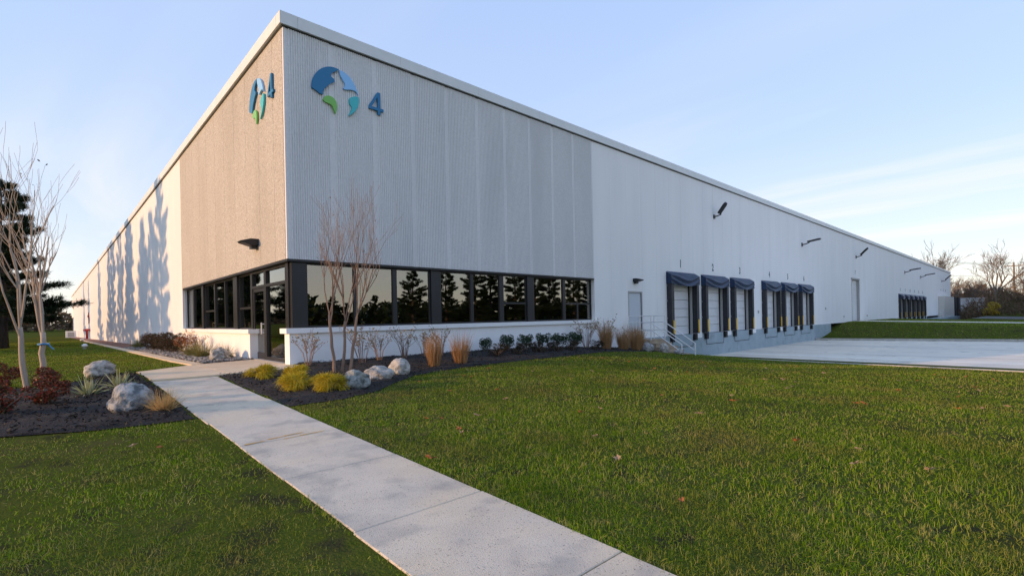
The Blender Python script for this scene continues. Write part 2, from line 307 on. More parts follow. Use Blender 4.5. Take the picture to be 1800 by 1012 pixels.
mbl = struct(link('mulch_bed', sheet('mulch_bed', poly_wob(bedL, 0), MULCH, .03, .35, .05)))
mbr = struct(link('mulch_bed', sheet('mulch_bed', poly_wob(bedR, 0), MULCH, .03, .35, .05)))
def inside(poly, X, Y):
    r = np.zeros(len(X), bool); j = len(poly)-1
    for i in range(len(poly)):
        xi, yi = poly[i]; xj, yj = poly[j]; c = ((yi > Y) != (yj > Y)) & (X < (xj-xi)*(Y-yi)/((yj-yi) or 1e-9)+xi); r ^= c; j = i
    return r
# shredded bark on the beds
BARK = leafmat('mulch_chips', [(.008, .007, .008), (.016, .013, .012), (.03, .024, .02), (.012, .010, .011), (.07, .055, .04)], .9, 0)
for poly, cnt in ((bedL, 9000), (bedR, 11000)):
    P = np.stack([rng.uniform(min(p[0] for p in poly), max(p[0] for p in poly), cnt*2), rng.uniform(min(p[1] for p in poly), max(p[1] for p in poly), cnt*2)], 1); P = P[inside(poly, P[:, 0], P[:, 1])][:cnt]
    Z = np.array([h(x, y) for x, y in P])+rng.uniform(.03, .085, len(P)); V, F = leaves(np.column_stack([P, Z]), .06, .55, .35)
    stuff(link('bark_mulch', npmesh('bark_mulch', V, F, BARK)))

# ------------------------------------------------------------------ walks, kerbs, apron, road
walk = struct(empty('sidewalk'))
js = [-1.08] + [-1.65-1.4*i for i in range(14)]
for i in range(len(js)-1):
    y1, y0 = js[i]-.005, js[i+1]+.005; mb = MB(); dzz = rnd.uniform(0, .004)
    zf = lambda y: h(-2.4, y)+.008+dzz
    a, b = -3.02+rnd.uniform(-.012, .012), -1.875+rnd.uniform(-.012, .012); e = .006
    mb.v = [(a, y0, zf(y0)-.15), (b, y0, zf(y0)-.15), (b, y1, zf(y1)-.15), (a, y1, zf(y1)-.15), (a, y0, zf(y0)-e), (b, y0, zf(y0)-e), (b, y1, zf(y1)-e), (a, y1, zf(y1)-e), (a+e, y0+e, zf(y0)), (b-e, y0+e, zf(y0)), (b-e, y1-e, zf(y1)), (a+e, y1-e, zf(y1))]
    mb.f = [(0,1,5,4),(1,2,6,5),(2,3,7,6),(3,0,4,7),(4,5,9,8),(5,6,10,9),(6,7,11,10),(7,4,8,11),(8,9,10,11)]
    mb.build('slab', CONC, walk)
# old yellow survey paint on a joint
PAINT = mat('worn_yellow_paint', lin(205, 160, 70), .8, lin(170, 150, 115), 14, ramp=(.45, .6)); mb = MB()
for x0, x1, yy, ww in [(-2.96, -2.74, -7.22, .03), (-2.70, -2.5, -7.16, .022), (-2.55, -2.38, -7.26, .02), (-2.50, -2.28, -7.12, .03), (-2.36, -2.05, -7.22, .025)]:
    z = h(-2.4, yy)+.0155; mb.quad((x0, yy-ww, z), (x1, yy-ww+.03, z+.001), (x1, yy+.02, z+.002), (x0, yy, z+.002))
mb.build('paint_mark', PAINT, walk)
def slabpoly(name, poly, m, z=.05, parent=None):
    mb = MB(); mb.prism(poly, lambda x, y: (x, y, max(h(min(x, -.2), y), -.014 if y > -3 and y < 3.1 else -9)+z), lambda x, y: (x, y, h(min(x, -.2), y)-.12)); return mb.build(name, m, parent)
ent = struct(empty('entrance_walk'))
slabpoly('slab', [(-3.02, 1.38), (-3.02, -1.07), (-1.62, -1.04), (-1.62, 2.5), (-1.75, 2.45)], TAN, .024, ent)
slabpoly('slab', [(-1.61, 2.52), (-1.61, -1.03), (-.0, -.92), (.2, -.0), (.2, 2.98), (-.1, 3.0)], TAN, .026, ent)
edging = struct(empty('edging_strip'))
for i in range(20):
    y0 = 2.5+i*3.0; a = -1.78 if i else -1.7; slabpoly('slab', [(a, y0+.006), (-1.42, y0+.006), (-1.42, y0+2.994), (-1.78, y0+2.994)], TAN, .035, edging)
struct(link('planting_strip', sheet('planting_strip', [(-1.41, 3.0), (-.01, 3.0), (-.01, 25), (-1.41, 25)], REDMULCH, .012, 2)))
struct(link('planting_strip', sheet('planting_strip', [(-1.41, 25.01), (-.01, 25.01), (-.01, 150), (-1.41, 150)], REDMULCH, .02, 5)))
# river stones
import bmesh
def ico(sub):
    bm = bmesh.new(); bmesh.ops.create_icosphere(bm, subdivisions=sub, radius=1); v = np.array([x.co[:] for x in bm.verts]); f = np.array([[q.index for q in p.verts] for p in bm.faces]); bm.free(); return v, f
iv, if_ = ico(1); n = 2600
P = np.column_stack([rng.uniform(-1.38, -.03, n), 3.05+20*rng.random(n)**1.4]); Vs = []; Fs = []
for i in range(n):
    s = rng.uniform(.03, .07)*np.array([1, rng.uniform(.6, 1), rng.uniform(.4, .6)]); a = rng.uniform(0, 6.28); q = iv*s*(1+.12*rng.normal(size=(len(iv), 1)))
    q = np.column_stack([q[:, 0]*math.cos(a)-q[:, 1]*math.sin(a), q[:, 0]*math.sin(a)+q[:, 1]*math.cos(a), q[:, 2]]); Vs.append(q+[P[i, 0], P[i, 1], h(-1, P[i, 1])+.03+.05*rng.random()]); Fs.append(if_+i*len(iv))
stuff(link('river_stones', npmesh('river_stones', np.concatenate(Vs), np.concatenate(Fs), STONE, True)))
# loading apron: concrete bays with joints, kerbs at both sides
apron = struct(empty('loading_apron'))
def bay(x0, x1, y0, y1):
    mb = MB(); fx = lambda x, y: XN+.16+(x-XN)*(xf(y)-XN-.3)/(43.3-XN)
    p = [(fx(x0, y0)+.008, y0+.008), (fx(x1, y0)-.008, y0+.008), (fx(x1, y1)-.008, y1-.008), (fx(x0, y1)+.008, y1-.008)]
    mb.prism(p, lambda x, y: (x, y, -1.30), lambda x, y: (x, y, -1.42)); mb.build('bay', APRON, apron)
for y0, y1 in ((-7.5, -.05), (-15, -7.5), (-24, -15), (-36, -24)):
    for x0, x1 in ((XN, 32.4), (32.4, 43.3)): bay(x0, x1, y0, y1)
def kerb(name, fnx, wdt, top):
    k = struct(empty(name))
    yy = [-.1-3*i for i in range(13)]
    for i in range(12):
        mb = MB(); a, b = yy[i]-.006, yy[i+1]+.006; mb.prism([(fnx(a), a), (fnx(a)+wdt, a), (fnx(b)+wdt, b), (fnx(b), b)], lambda x, y: (x, y, top), lambda x, y: (x, y, -1.5)); mb.build('kerb_stone', KERB, k)
kerb('kerb', lambda y: XN-.04, .18, -1.20); kerb('kerb', lambda y: xf(y)-.12, .2, -1.14)
struct(link('drive_path', sheet('drive_path', [(55.6, -.1), (60, -.1), (66.5, -12.5), (74, -36), (69, -36), (62.3, -12.5)], APRON, .03, 2)))
struct(link('road', sheet('road', [(86, -7), (108, -7), (112, -40), (112, -120), (84, -120)], ASPH, .02, 6)))
struct(link('road_edge', sheet('road_edge', [(84.9, -7), (85.9, -7), (83.9, -120), (82.9, -120)], KERB, .05, 6)))

# ------------------------------------------------------------------ the warehouse
H = 8.74; PW = 1.287; XE, YE = 137.0, 160.0
wh = empty('warehouse'); tag(wh, 'long low white warehouse with grey ribbed corner office and numbered loading docks', 'building')
def ribs(mb, x0, x1, z0, z1, depth, pitch=.0613, back=.12, band=0, tf=lambda u, d, z: (u, -d, z)):
    """vertical ribs standing proud of a panel face between x0..x1, plus the panel's edges"""
    us = [(x0, 0)]; k = math.ceil(x0/pitch); 
    while k*pitch < x1-.002:
        u = k*pitch
        for du, dd in ((.004, 0), (.012, depth), (.036, depth), (.044, 0)):
            if x0+band < u < x1-band-.05 or (not band and x0 < u+du < x1): us.append((u+du, dd))
        k += 1
    us.append((x1, 0)); b = len(mb.v); n = len(us)
    for z in (z0, z1): mb.v += [tf(u, d, z) for u, d in us]
    for i in range(n-1): mb.f.append((b+i, b+i+1, b+n+i+1, b+n+i))
    q = len(mb.v); mb.v += [tf(x0, -back, z0), tf(x1, -back, z0), tf(x1, -back, z1), tf(x0, -back, z1)]
    mb.f.append(tuple([q, q+1] + [b+i for i in reversed(range(n))])); mb.f.append((b, q, q+3, b+n)); mb.f.append((q+1, b+n-1, b+2*n-1, q+2))
RT = lambda u, d, z: (u, -d, z)
LT = lambda u, d, z: (-d, u, z)
def rects(x0, x1, z0, z1, holes):
    """what is left of a panel once the openings are cut out"""
    cuts = sorted({x0, x1} | {c for hx in holes for c in hx[:2] if x0 < c < x1}); o = []
    for a, b in zip(cuts, cuts[1:]):
        m = (a+b)/2; zz = [(z0, z1)]
        for hx0, hx1, hz0, hz1 in holes:
            if hx0 < m < hx1:
                nz_ = []
                for p, q in zz:
                    if hz0 > p: nz_.append((p, min(q, hz0)))
                    if hz1 < q: nz_.append((max(p, hz1), q))
                zz = [s for s in nz_ if s[1]-s[0] > .01]
        o += [(a, b, p, q) for p, q in zz]
    return o
DOCKX = [18.95, 22.8, 26.65, 31.75, 35.5, 39.3]; FARX = [80.1, 83.8, 87.6, 91.4, 95.1, 98.8]
holesR = [(x+.3, x+2.75, 0, 2.85) for x in DOCKX+FARX] + [(15.49, 16.56, 0, 2.2), (55.7, 58.9, .08, 4.4)]
# grey ribbed panels above the right-hand windows
G = 12.87
me = None
for i in range(10):
    mb = MB(); ribs(mb, .001 if i else .07, PW-.001, 2.76, H, .025, band=.045); 
    if i <= 1: me = mb.mesh('ribbed_panel', GREYP)
    link('ribbed_panel', me, wh, (i*PW, 0, 0))
MB().box(0, .068, -.012, .15, 2.76, H).build('corner_trim', GREYP, wh)
# aggregate panels on the left
seams = [.07, .84] + [.84+PW*k for k in range(1, 11)]
for a, b in zip(seams, seams[1:]): MB().box(-.012, .13, a+.006, b-.006, 2.76, H).build('aggregate_panel', AGG, wh)
YG = seams[-1]
# white panels, right side
shared = {}
i = 0; x = G
while x < 46:
    hs = [q for q in holesR if q[0] < x+PW and q[1] > x]; rs = rects(x, x+PW, -.75 if x < 14.2 else 0, H, hs); mb = MB()
    if not hs and 'r' in shared and x > 14.2: link('wall_panel', shared['r'], wh, (x-shared['x'], 0, 0))
    else:
        for a, b, p, q in rs: ribs(mb, a+(.004 if a == x else 0), b-(.004 if b == x+PW else 0), p, q, .005)
        m_ = mb.mesh('wall_panel', WHITE); link('wall_panel', m_, wh)
        if not hs and x > 14.2: shared['r'] = m_; shared['x'] = x
    x += PW
mb = MB()
for a, b, p, q in rects(x, XE, 0, H, holesR):
    k = a
    while k < b-.01: e = min(k+PW, b); ribs(mb, k+.006, e-.006, p, q, .006, .16); k = e
mb.build('far_wall', WHITE, wh)
# white panels, left side
for k in range(8):
    mb = MB(); ribs(mb, YG+k*PW+.006, YG+(k+1)*PW-.006, -.4, H, .005, tf=LT); mb.build('wall_panel', WHITE, wh)
mb = MB(); k = YG+8*PW
while k < YE-12: ribs(mb, k+.01, k+PW-.01, -1.6, H, .006, .16, tf=LT); k += PW
mb.build('far_wall', WHITE, wh)
MB().box(-.004, .13, k, YE, 3.4, H).build('far_overhang', WHITE, wh); MB().box(3, 3.1, k-.2, YE, -1.6, 3.4).build('recess_wall', DARKLINE, wh)
# hidden backing, end walls and roof
mb = MB(); mb.box(13.3, XE, .45, .55, 0, H-.1); mb.build('inner_wall', WHITE, wh)
mb = MB(); mb.box(XE-.02, XE+.15, -.01, 100, -1.5, H); mb.build('end_wall', WHITE, wh)
mb = MB(); mb.box(.14, 60, YE-.1, YE, -1.6, H); mb.build('back_wall', WHITE, wh)
MB().box(.02, XE+.1, .02, YE-.05, H+.06, H+.12).build('roof', KERB, wh)
# coping: separate lengths of metal with a dark reveal below
def coping(axis_, end):
    p = .35; pts = [-.10, p]
    while p < end: p += 3.05 if p < 46 else 30; pts.append(min(p, end))
    for a, b in zip(pts, pts[1:]):
        if b-a < .02: continue
        mb = MB()
        if axis_ == 'x': mb.box(a+.003, b-.003, -.10, .2, 8.78, 9.10)
        else: mb.box(-.10, .2, max(a, .205)+.003, b-.003, 8.78, 9.10)
        mb.build('coping', COPING, wh)
coping('x', XE+.2); coping('y', YE)
MB().box(-.03, XE, -.03, .1, H+.005, 8.778).build('reveal', DARKLINE, wh); MB().box(-.03, .1, .102, YE, H+.005, 8.778).build('reveal', DARKLINE, wh)
# knee walls and sills
MB().box(.0, G+.0, -.05, .30, -.5, .82).build('knee_wall', KNEE, wh)
MB().box(-.1, G+.06, -.13, .36, .822, .955).build('sill', KNEE, wh)
MB().box(-.05, .25, 3.2, YG, -.5, .79).build('knee_wall', KNEE, wh)
MB().box(-.12, .25, 3.1, YG-.002, .792, .92).build('sill', KNEE, wh)
MB().box(.14, .4, YG, YG+.1, .0, 2.76).build('window_reveal', KNEE, wh); MB().box(G, G+.1, .13, .4, .0, 2.76).build('window_reveal', KNEE, wh)
MB().box(.0, G, -.0, .5, 2.70, 2.755).build('soffit', FRAME, wh); MB().box(.0, .5, .502, YG, 2.70, 2.755).build('soffit', FRAME, wh)
# glazing: each window has its frame bars and panes
D0, D1 = .17, .25
def window(name, lo_, hi_, z0, z1, bars, tf, rails=(), subs=()):
    """lo_..hi_ = frame extents; bars = inner vertical bars (a,b); rails = (a,b,z) horizontal bars within a..b; subs=(u,z0,z1)"""
    mb = MB(); f = .05
    def bx(a, b, p, q, e=0): 
        P = [tf(a, D0-e, p), tf(b, D1, q)]; mb.box(min(P[0][0], P[1][0]), max(P[0][0], P[1][0]), min(P[0][1], P[1][1]), max(P[0][1], P[1][1]), p, q)
    bx(lo_, hi_, z0, z0+f); bx(lo_, hi_, z1-f, z1); bx(lo_, lo_+f, z0+f, z1-f); bx(hi_-f, hi_, z0+f, z1-f)
    for a, b in bars: bx(a, b, z0+f, z1-f, .012)
    for a, b, z in rails: bx(a, b, z-.035, z+.035, .006)
    for u, p, q in subs: bx(u-.04, u+.04, p, q, .004)
    fr = mb.build(name, FRAME, wh)
    edges = [lo_+f]+[e for b in bars for e in b]+[hi_-f]
    for a, b in zip(edges[::2], edges[1::2]):
        zz = [z0+f]+[z for r0, r1, z in rails if a-.1 <= (r0+r1)/2 <= b+.1]+[z1-f]
        for p, q in zip(zz, zz[1:]):
            c = (D0+D1)/2; P = [tf(a, c-.004, p), tf(b, c+.004, q)]
            MB().box(min(P[0][0], P[1][0]), max(P[0][0], P[1][0]), min(P[0][1], P[1][1]), max(P[0][1], P[1][1]), p+.001, q-.001).build('pane', GLASS, fr)
TR = lambda u, d, z: (u, d, z)
TL = lambda u, d, z: (d, u, z)
ZA, ZB = .957, 2.70
window('window', .52, 4.49, ZA, ZB, [(1.88, 1.96), (3.13, 3.27)], TR)
window('window', 4.86, 8.86, ZA, ZB, [(6.13, 6.26), (7.47, 7.67)], TR, [(7.67, 8.81, 1.66)])
window('window', 9.23, 12.86, ZA, ZB, [(10.96, 11.12)], TR, [(11.12, 12.81, 1.66)], [(11.91, ZA, 1.63)])
for a, b in ((4.492, 4.858), (8.862, 9.228)): MB().box(a, b, .12, .26, ZA, ZB).build('window_column', FRAME, wh)
MB().box(.14, .518, .10, .26, ZA, ZB).build('corner_panel', FRAME, wh); MB().box(.10, .26, .262, .46, ZA, ZB).build('corner_column', FRAME, wh)
ZL = .922
window('window', 10.4, YG-.002, ZL, ZB, [(12.14, 12.3)], TL)
window('window', 5.6, 10.06, ZL, ZB, [(6.9, 6.98), (8.38, 8.53)], TL, [(8.53, 10.01, 1.62)])
window('window', 3.75, 5.12, ZL, ZB, [], TL, [(3.8, 5.07, 1.6)])
for a, b in ((10.062, 10.398), (5.122, 5.598)): MB().box(.1, .26, a, b, ZL, ZB).build('window_column', FRAME, wh)
# entrance: jambs, transom bar, door leaf, side light
mb = MB(); mb.box(.14, .27, 3.55, 3.75, 0, ZB); mb.box(.14, .27, 2.23, 2.42, 0, ZB); mb.box(.14, .27, .46, .62, 0, ZB)
for a, b in ((2.42, 3.55), (.62, 2.23)): mb.box(.14, .27, a, b, 2.17, 2.25); mb.box(.14, .27, a, b, ZB-.07, ZB)
mb.box(.14, .27, .62, 2.23, 0, .12); fr = mb.build('entrance_frame', FRAME, wh)
for a, b, p, q in ((2.42, 3.55, 2.25, ZB-.07), (.62, 2.23, 2.25, ZB-.07), (.62, 2.23, .12, 2.17)): MB().box(.2, .208, a, b, p, q).build('pane', GLASS, fr)
mb = MB(); a, b = 2.43, 3.54
for q in ((a, a+.09, .02, 2.16), (b-.09, b, .02, 2.16), (a+.09, b-.09, .02, .22), (a+.09, b-.09, 2.06, 2.16)): mb.box(.16, .205, *q)
dr = mb.build('entrance_door', FRAME, wh); MB().box(.18, .188, a+.09, b-.09, .22, 2.06).build('pane', GLASS, dr)
MB().tube([(.10, 2.56, .78), (.10, 2.56, 1.12)], .018).tube([(.10, 2.56, .82), (.165, 2.52, .82)], .012).tube([(.10, 2.56, 1.08), (.165, 2.52, 1.08)], .012).build('handle', RAILW, dr)
MB().box(.0, .3, .47, 3.6, -.05, .025).build('threshold', KERB, wh)
# office interior behind the tinted glass
mb = MB(); mb.box(.28, 13.2, .3, 13.6, -.02, .0); mb.build('office_floor', INTF, wh)
mb = MB(); mb.box(13.05, 13.2, .42, 13.6, 0, 2.69); mb.box(.3, 13.05, 13.5, 13.6, 0, 2.69); mb.box(5.2, 5.3, 4.2, 13.5, 0, 2.69); mb.box(3.2, 8.6, 4.2, 4.3, 0, 2.69); mb.build('office_wall', INT, wh)
MB().box(.28, 13.2, .52, 13.6, 2.705, 2.74).build('office_ceiling', INT, wh); MB().box(3.75, 4.6, 4.13, 4.19, .0, 2.1).build('office_door', DARKI, wh)
# numbers painted on the wall
def number(txt, x, z, hgt, y=-.013, m=NUM):
    cu_ = bpy.data.curves.new('number', 'FONT'); cu_.body = txt; cu_.size = hgt*1.38; cu_.extrude = .004; cu_.offset = .014; cu_.align_x = 'CENTER'
    to = bpy.data.objects.new('t', cu_); col.objects.link(to); dg = bpy.context.evaluated_depsgraph_get(); me_ = bpy.data.meshes.new_from_object(to.evaluated_get(dg)); bpy.data.objects.remove(to)
    me_.transform(Matrix.Diagonal((.72, 1, 1, 1))); me_.transform(Matrix.Rotation(R(90), 4, 'X')); me_.materials.clear(); me_.materials.append(m); link('number', me_, wh, (x, y, z))
for i, x in enumerate(DOCKX): number(str(i+1), x+1.5, 3.66, .42)
number('7', 57.3, 4.95, .42)
for i, x in enumerate(FARX): number(str(8+i), x+1.3, 3.75, .45, -.02)
for i in range(3): number(str(14+i), 122+3.4*i, 4.7, .45, -.02)

# ------------------------------------------------------------------ loading docks
def drape(w_, top, bot, y0, dpt):
    """vinyl head curtain hung in swags"""
    nu, nv = 28, 14; V = []; F = []
    for j in range(nv+1):
        for i in range(nu+1):
            u, v = i/nu, j/nv; sag = (1-(2*u-1)**2); zz = top+(bot-top)*v*(.84+.16*sag) 
            fold = .05*math.sin(15*v+5.5*(2*u-1)**2*(1 if u < .55 else .8)+.8*math.sin(7*u))*(.15+min(v*2, 1))*(.5+.5*sag)
            yy = y0-dpt*min(1, v*3.2+.04) - fold - .03*sag*v; V.append((u*w_, yy, zz-.10*sag*v*(1-v)))
    for j in range(nv):
        for i in range(nu): a = j*(nu+1)+i; F.append((a, a+1, a+nu+2, a+nu+1))
    return V, F
def make_dock(detail=True):
    mb = MB(); W_ = 3.05; pd = .28
    for a, b in ((0, .3), (W_-.3, W_)): mb.prism([(a, -.006), (b, -.006), (b-.02, -pd), (a+.02, -pd)] if a == 0 else [(a, -.006), (b, -.006), (b-.02, -pd), (a+.02, -pd)], lambda x, y: (x, y, .06), lambda x, y: (x, y, 3.2))
    mb.box(.3, W_-.3, -pd+.04, -.006, 2.72, 3.2)
    seal = link('dock_seal', mb.mesh('dock_seal', FOAM), wh)
    V, F = drape(W_+.06, 3.38, 2.62, -.02, pd); me_ = npmesh('head_curtain', V, F, NAVY, True); c = link('head_curtain', me_, seal, (-.03, 0, 0))
    mb = MB(); mb.prism([(-.03, 3.36), (-.03, 2.78), (-.02, 2.75)], lambda a, z: (a, -.008 if z > 3 else -pd, z), lambda a, z: (a+.01, -.008 if z > 3 else -pd, z)); mb.quad((-.03, -.01, 3.36), (-.03, -pd-.02, 3.2), (-.03, -pd-.02, 2.74), (-.03, -.01, 2.74)); mb.quad((W_+.03, -.01, 3.36), (W_+.03, -pd-.02, 3.2), (W_+.03, -pd-.02, 2.74), (W_+.03, -.01, 2.74)); mb.build('curtain_side', NAVY, seal)
    for a in (.27, W_-.06): MB().box(a-.14, a, -pd-.025, -pd-.001, .12, .82).build('yellow_guide', YELLOW, seal)
    mb = MB()
    for a in (.0, W_):
        for z in (.9, 1.8, 2.6): mb.box(a-.035, a+.035, -.05, -.008, z, z+.07)
    mb.build('bracket', JAMB, seal)
    door = empty('dock_door'); door.parent = wh
    for k in range(6): MB().box(.30, 2.75, .20, .24, .02+k*.475, .02+k*.475+.455).build('door_section', DOORW, door)
    mb = MB(); mb.box(.30, .33, .0, .2, 0, 2.85); mb.box(2.72, 2.75, .0, .2, 0, 2.85); mb.box(.33, 2.72, .0, .2, 2.82, 2.85); mb.build('door_jamb', JAMB, door)
    mb = MB(); mb.box(2.66, 2.70, .13, .19, .02, 2.8); mb.build('door_track', RUBBER, door)
    lev = MB().box(.45, 2.6, -.075, -.065, -.55, -.012).build('dock_leveler', BLUEWALL, wh)
    for a in (.15, 2.65): MB().box(a, a+.24, -.22, -.066, -.32, .04).build('bumper', RUBBER, lev)
    mb = MB(); mb.box(.4, .435, -.07, -.063, -.62, -.05); mb.box(2.615, 2.65, -.07, -.063, -.62, -.05); mb.box(.4, 2.65, -.07, -.063, -.65, -.62); mb.build('leveler_gap', RUBBER, lev)
    return [seal, door, lev]
proto = make_dock()
for i, x in enumerate(DOCKX+FARX):
    for p in proto:
        o = p if i == 0 else copy_tree(p, wh); o.location.x = x
# painted retaining face below the docks
MB().box(16.56, 48, -.06, .3, -1.6, -.002).build('dock_wall', BLUEWALL, wh)
for a in [22.05, 25.95, 29.85, 34.9, 38.65]: MB().box(a, a+.65, -.063, .0, -.22, .05).build('wall_patch', WHITE, wh)
MB().box(76, 104, -.06, .3, -1.8, -.002).build('dock_wall', BLUEWALL, wh)
# personnel door, overhead door, annex
MB().box(15.42, 15.49, -.02, .15, 0, 2.27).box(16.56, 16.63, -.02, .15, 0, 2.27).box(15.49, 16.56, -.02, .15, 2.2, 2.27).build('door_frame', JAMB, wh)
pdoor = MB().box(15.495, 16.555, .03, .08, .01, 2.195).build('steel_door', DOORG, wh); MB().tube([(16.42, .03, 1.0), (16.42, -.03, 1.0), (16.30, -.03, 1.0)], .012).build('handle', LAMP, pdoor)
ohd = empty('overhead_door'); ohd.parent = wh
for k in range(9): MB().box(55.72, 58.88, .22, .26, .09+k*.478, .09+k*.478+.468).build('door_section', DOORW, ohd)
MB().box(55.7, 55.75, -.03, .21, .08, 4.4).box(58.85, 58.9, -.03, .21, .08, 4.4).box(55.6, 59, -.06, -.008, 4.4, 4.55).build('door_jamb', JAMB, ohd)
MB().box(118, 133.4, -.9, -.01, -.4, 3.6).build('dock_enclosure', mat('cream_panel', (.62, .60, .55), .7), wh)
MB().box(133.6, 135.2, -1.1, -.01, -.3, 3.7).box(136, 139.2, -1.4, 2, -.3, 3.6).build('end_dock_seal', FOAM, wh)
MB().box(104, 136, -1.6, -.02, -1.6, -.35).build('end_platform', BLUEWALL, wh)
mb = MB()
for z in (.2, .6, 1.0): mb.tube([(104, -1.5, z), (110, -1.5, z), (117, -1.5, z-1.1)], .03, 4)
for x in (104, 107, 110): mb.tube([(x, -1.5, -.5), (x, -1.5, 1.0)], .03, 4)
mb.build('end_railing', RAILW, wh)

# lamps on the wall
def wallpack(loc, rz, s=1.0):
    e = MB(); e.prism([(0, .0), (-.16, -.02), (-.42, .05), (-.46, .09), (-.2, .17), (0, .17)], lambda y, z: (-.17*s, y*s, z*s), lambda y, z: (.17*s, y*s, z*s)); o = e.build('wall_lamp', LAMP, wh); o.location = loc; o.rotation_euler = (0, 0, rz)
    MB().box(-.1*s, .1*s, -.17*s, -.02*s, -.1*s, .01*s).build('lamp_base', LAMP, o)
wallpack((-.015, 2.45, 3.38), R(-90), 1.05); wallpack((16.0, -.008, 2.72), 0, .9)
def flood(x, z, tilt, s=1.0):
    e = MB(); e.box(-.09*s, .09*s, -.05, -.006, -.1*s, .1*s); e.tube([(0, -.04, 0), (0.05*s, -.18*s, .03*s), (.12*s, -.34*s, .1*s)], .028*s, 6); o = e.build('flood_lamp', LAMP, wh); o.location = (x, 0, z)
    hb = MB(); hb.prism([(-.15, 0), (.15, 0), (.16, .5), (.08, .62), (-.08, .62), (-.16, .5)], lambda a, b: (a*s, -.30*s-b*s*math.cos(tilt), .10*s+b*s*math.sin(tilt)), lambda a, b: (a*s, -.30*s-b*s*math.cos(tilt)+.06*s*math.sin(tilt), .10*s+b*s*math.sin(tilt)+.06*s)); hb.build('lamp_head', LAMP, o)
flood(24.6, 6.9, R(52), 1.15); flood(40.5, 6.6, R(8), 1.5); flood(57.8, 6.8, R(45), 1.5); flood(85, 6.5, R(8), 2); flood(98.6, 6.4, R(8), 2); flood(123.4, 6.6, R(45), 2)
# small pipes and plates on the right wall
mb = MB()
for x, z in ((31.0, 1.1), (46.5, 1.3), (52.5, .5), (62, .5)): mb.box(x, x+.14, -.06, -.007, z, z+.18)
mb.build('wall_box', JAMB, wh)
# fire department pipes on the left wall
mb = MB()
for y in (83.5, 85.2, 87): mb.tube([(-.02, y, .6), (-.5, y, .6), (-.62, y, .45)], .13, 8)
mb.tube([(-.3, 82.6, .62), (-.3, 88, .62)], .16, 8); mb.tube([(-.06, 85, 1.5), (-.06, 85, 3.2)], .06, 6); mb.box(-.2, -.02, 84.6, 85.6, 2.5, 2.8); mb.tube([(-.3, 84, -.9), (-.3, 84, .6)], .1, 6); mb.tube([(-.3, 86.6, -.9), (-.3, 86.6, .6)], .1, 6)
mb.build('fire_connection', RED, wh)

# ------------------------------------------------------------------ signs
A=[(.694,7.385),(.704,7.512),(.744,7.649),(.826,7.803),(.943,7.94),(1.1,8.045),(1.277,8.1),(1.469,8.093),(1.367,8.013),(1.274,7.94),(1.233,7.869),(1.255,7.81),(1.318,7.78),(1.321,7.703),(1.228,7.636),(1.136,7.542),(1.049,7.447),(1.0,7.337),(.999,7.271),(.911,7.272),(.817,7.32),(.734,7.352)]
B=[(1.473,8.082),(1.598,8.064),(1.74,7.992),(1.863,7.871),(1.952,7.719),(2.016,7.538),(1.975,7.598),(1.9,7.635),(1.774,7.626),(1.65,7.588),(1.576,7.606),(1.631,7.693),(1.62,7.769),(1.553,7.854),(1.486,7.97)]
Cc=[(.996,7.133),(1.044,7.223),(1.131,7.272),(1.24,7.273),(1.327,7.22),(1.377,7.137),(1.382,7.002),(1.343,6.836),(1.293,6.939),(1.255,7.026),(1.158,7.068),(1.061,7.079)]
Dd=[(1.748,7.36),(1.833,7.436),(1.939,7.483),(2.032,7.482),(2.038,7.343),(1.996,7.191),(1.887,7.021),(1.709,6.867),(1.782,7.013),(1.814,7.141),(1.758,7.224)]
def smooth_poly(P):
    o = []; n = len(P)
    for i in range(n):
        p0, p1, p2, p3 = (Vector(P[(i+k-1) % n]) for k in range(4)); a1 = (p1-p0).angle(p2-p1, 0)
        sharp1 = (p1-p0).angle(p2-p1, 0) > 1.2; sharp2 = (p2-p1).angle(p3-p2, 0) > 1.2
        t1 = Vector((0, 0)) if sharp1 else (p2-p0)/2; t2 = Vector((0, 0)) if sharp2 else (p3-p1)/2
        for k in range(4):
            s = k/4; o.append(tuple((2*s**3-3*s*s+1)*p1+(s**3-2*s*s+s)*t1+(-2*s**3+3*s*s)*p2+(s**3-s*s)*t2))
    return o
import mathutils
def solid(poly, tfn, d0, d1, name, m, parent, hole=None):
    mb = MB(); tri = mathutils.geometry.tessellate_polygon([[Vector((*p, 0)) for p in poly]] + ([[Vector((*p, 0)) for p in hole]] if hole else [])); allp = list(poly)+(list(hole) if hole else []); n = len(allp)
    mb.v = [tfn(u, d0, z) for u, z in allp]+[tfn(u, d1, z) for u, z in allp]
    for a, b, c in tri: mb.f += [(a, b, c), (n+c, n+b, n+a)]
    for base, L_ in ((0, len(poly)),)+(((len(poly), len(hole)),) if hole else ()):
        for i in range(L_): j = (i+1) % L_; mb.f.append((base+i, base+j, n+base+j, n+base+i))
    return mb.build(name, m, parent)
FOUR = [(2.62, 7.80), (2.71, 7.80), (2.71, 7.345), (2.81, 7.345), (2.81, 7.265), (2.71, 7.265), (2.71, 7.15), (2.62, 7.15), (2.62, 7.265), (2.345, 7.265), (2.345, 7.345)]
FH = [(2.62, 7.66), (2.435, 7.345), (2.62, 7.345)]
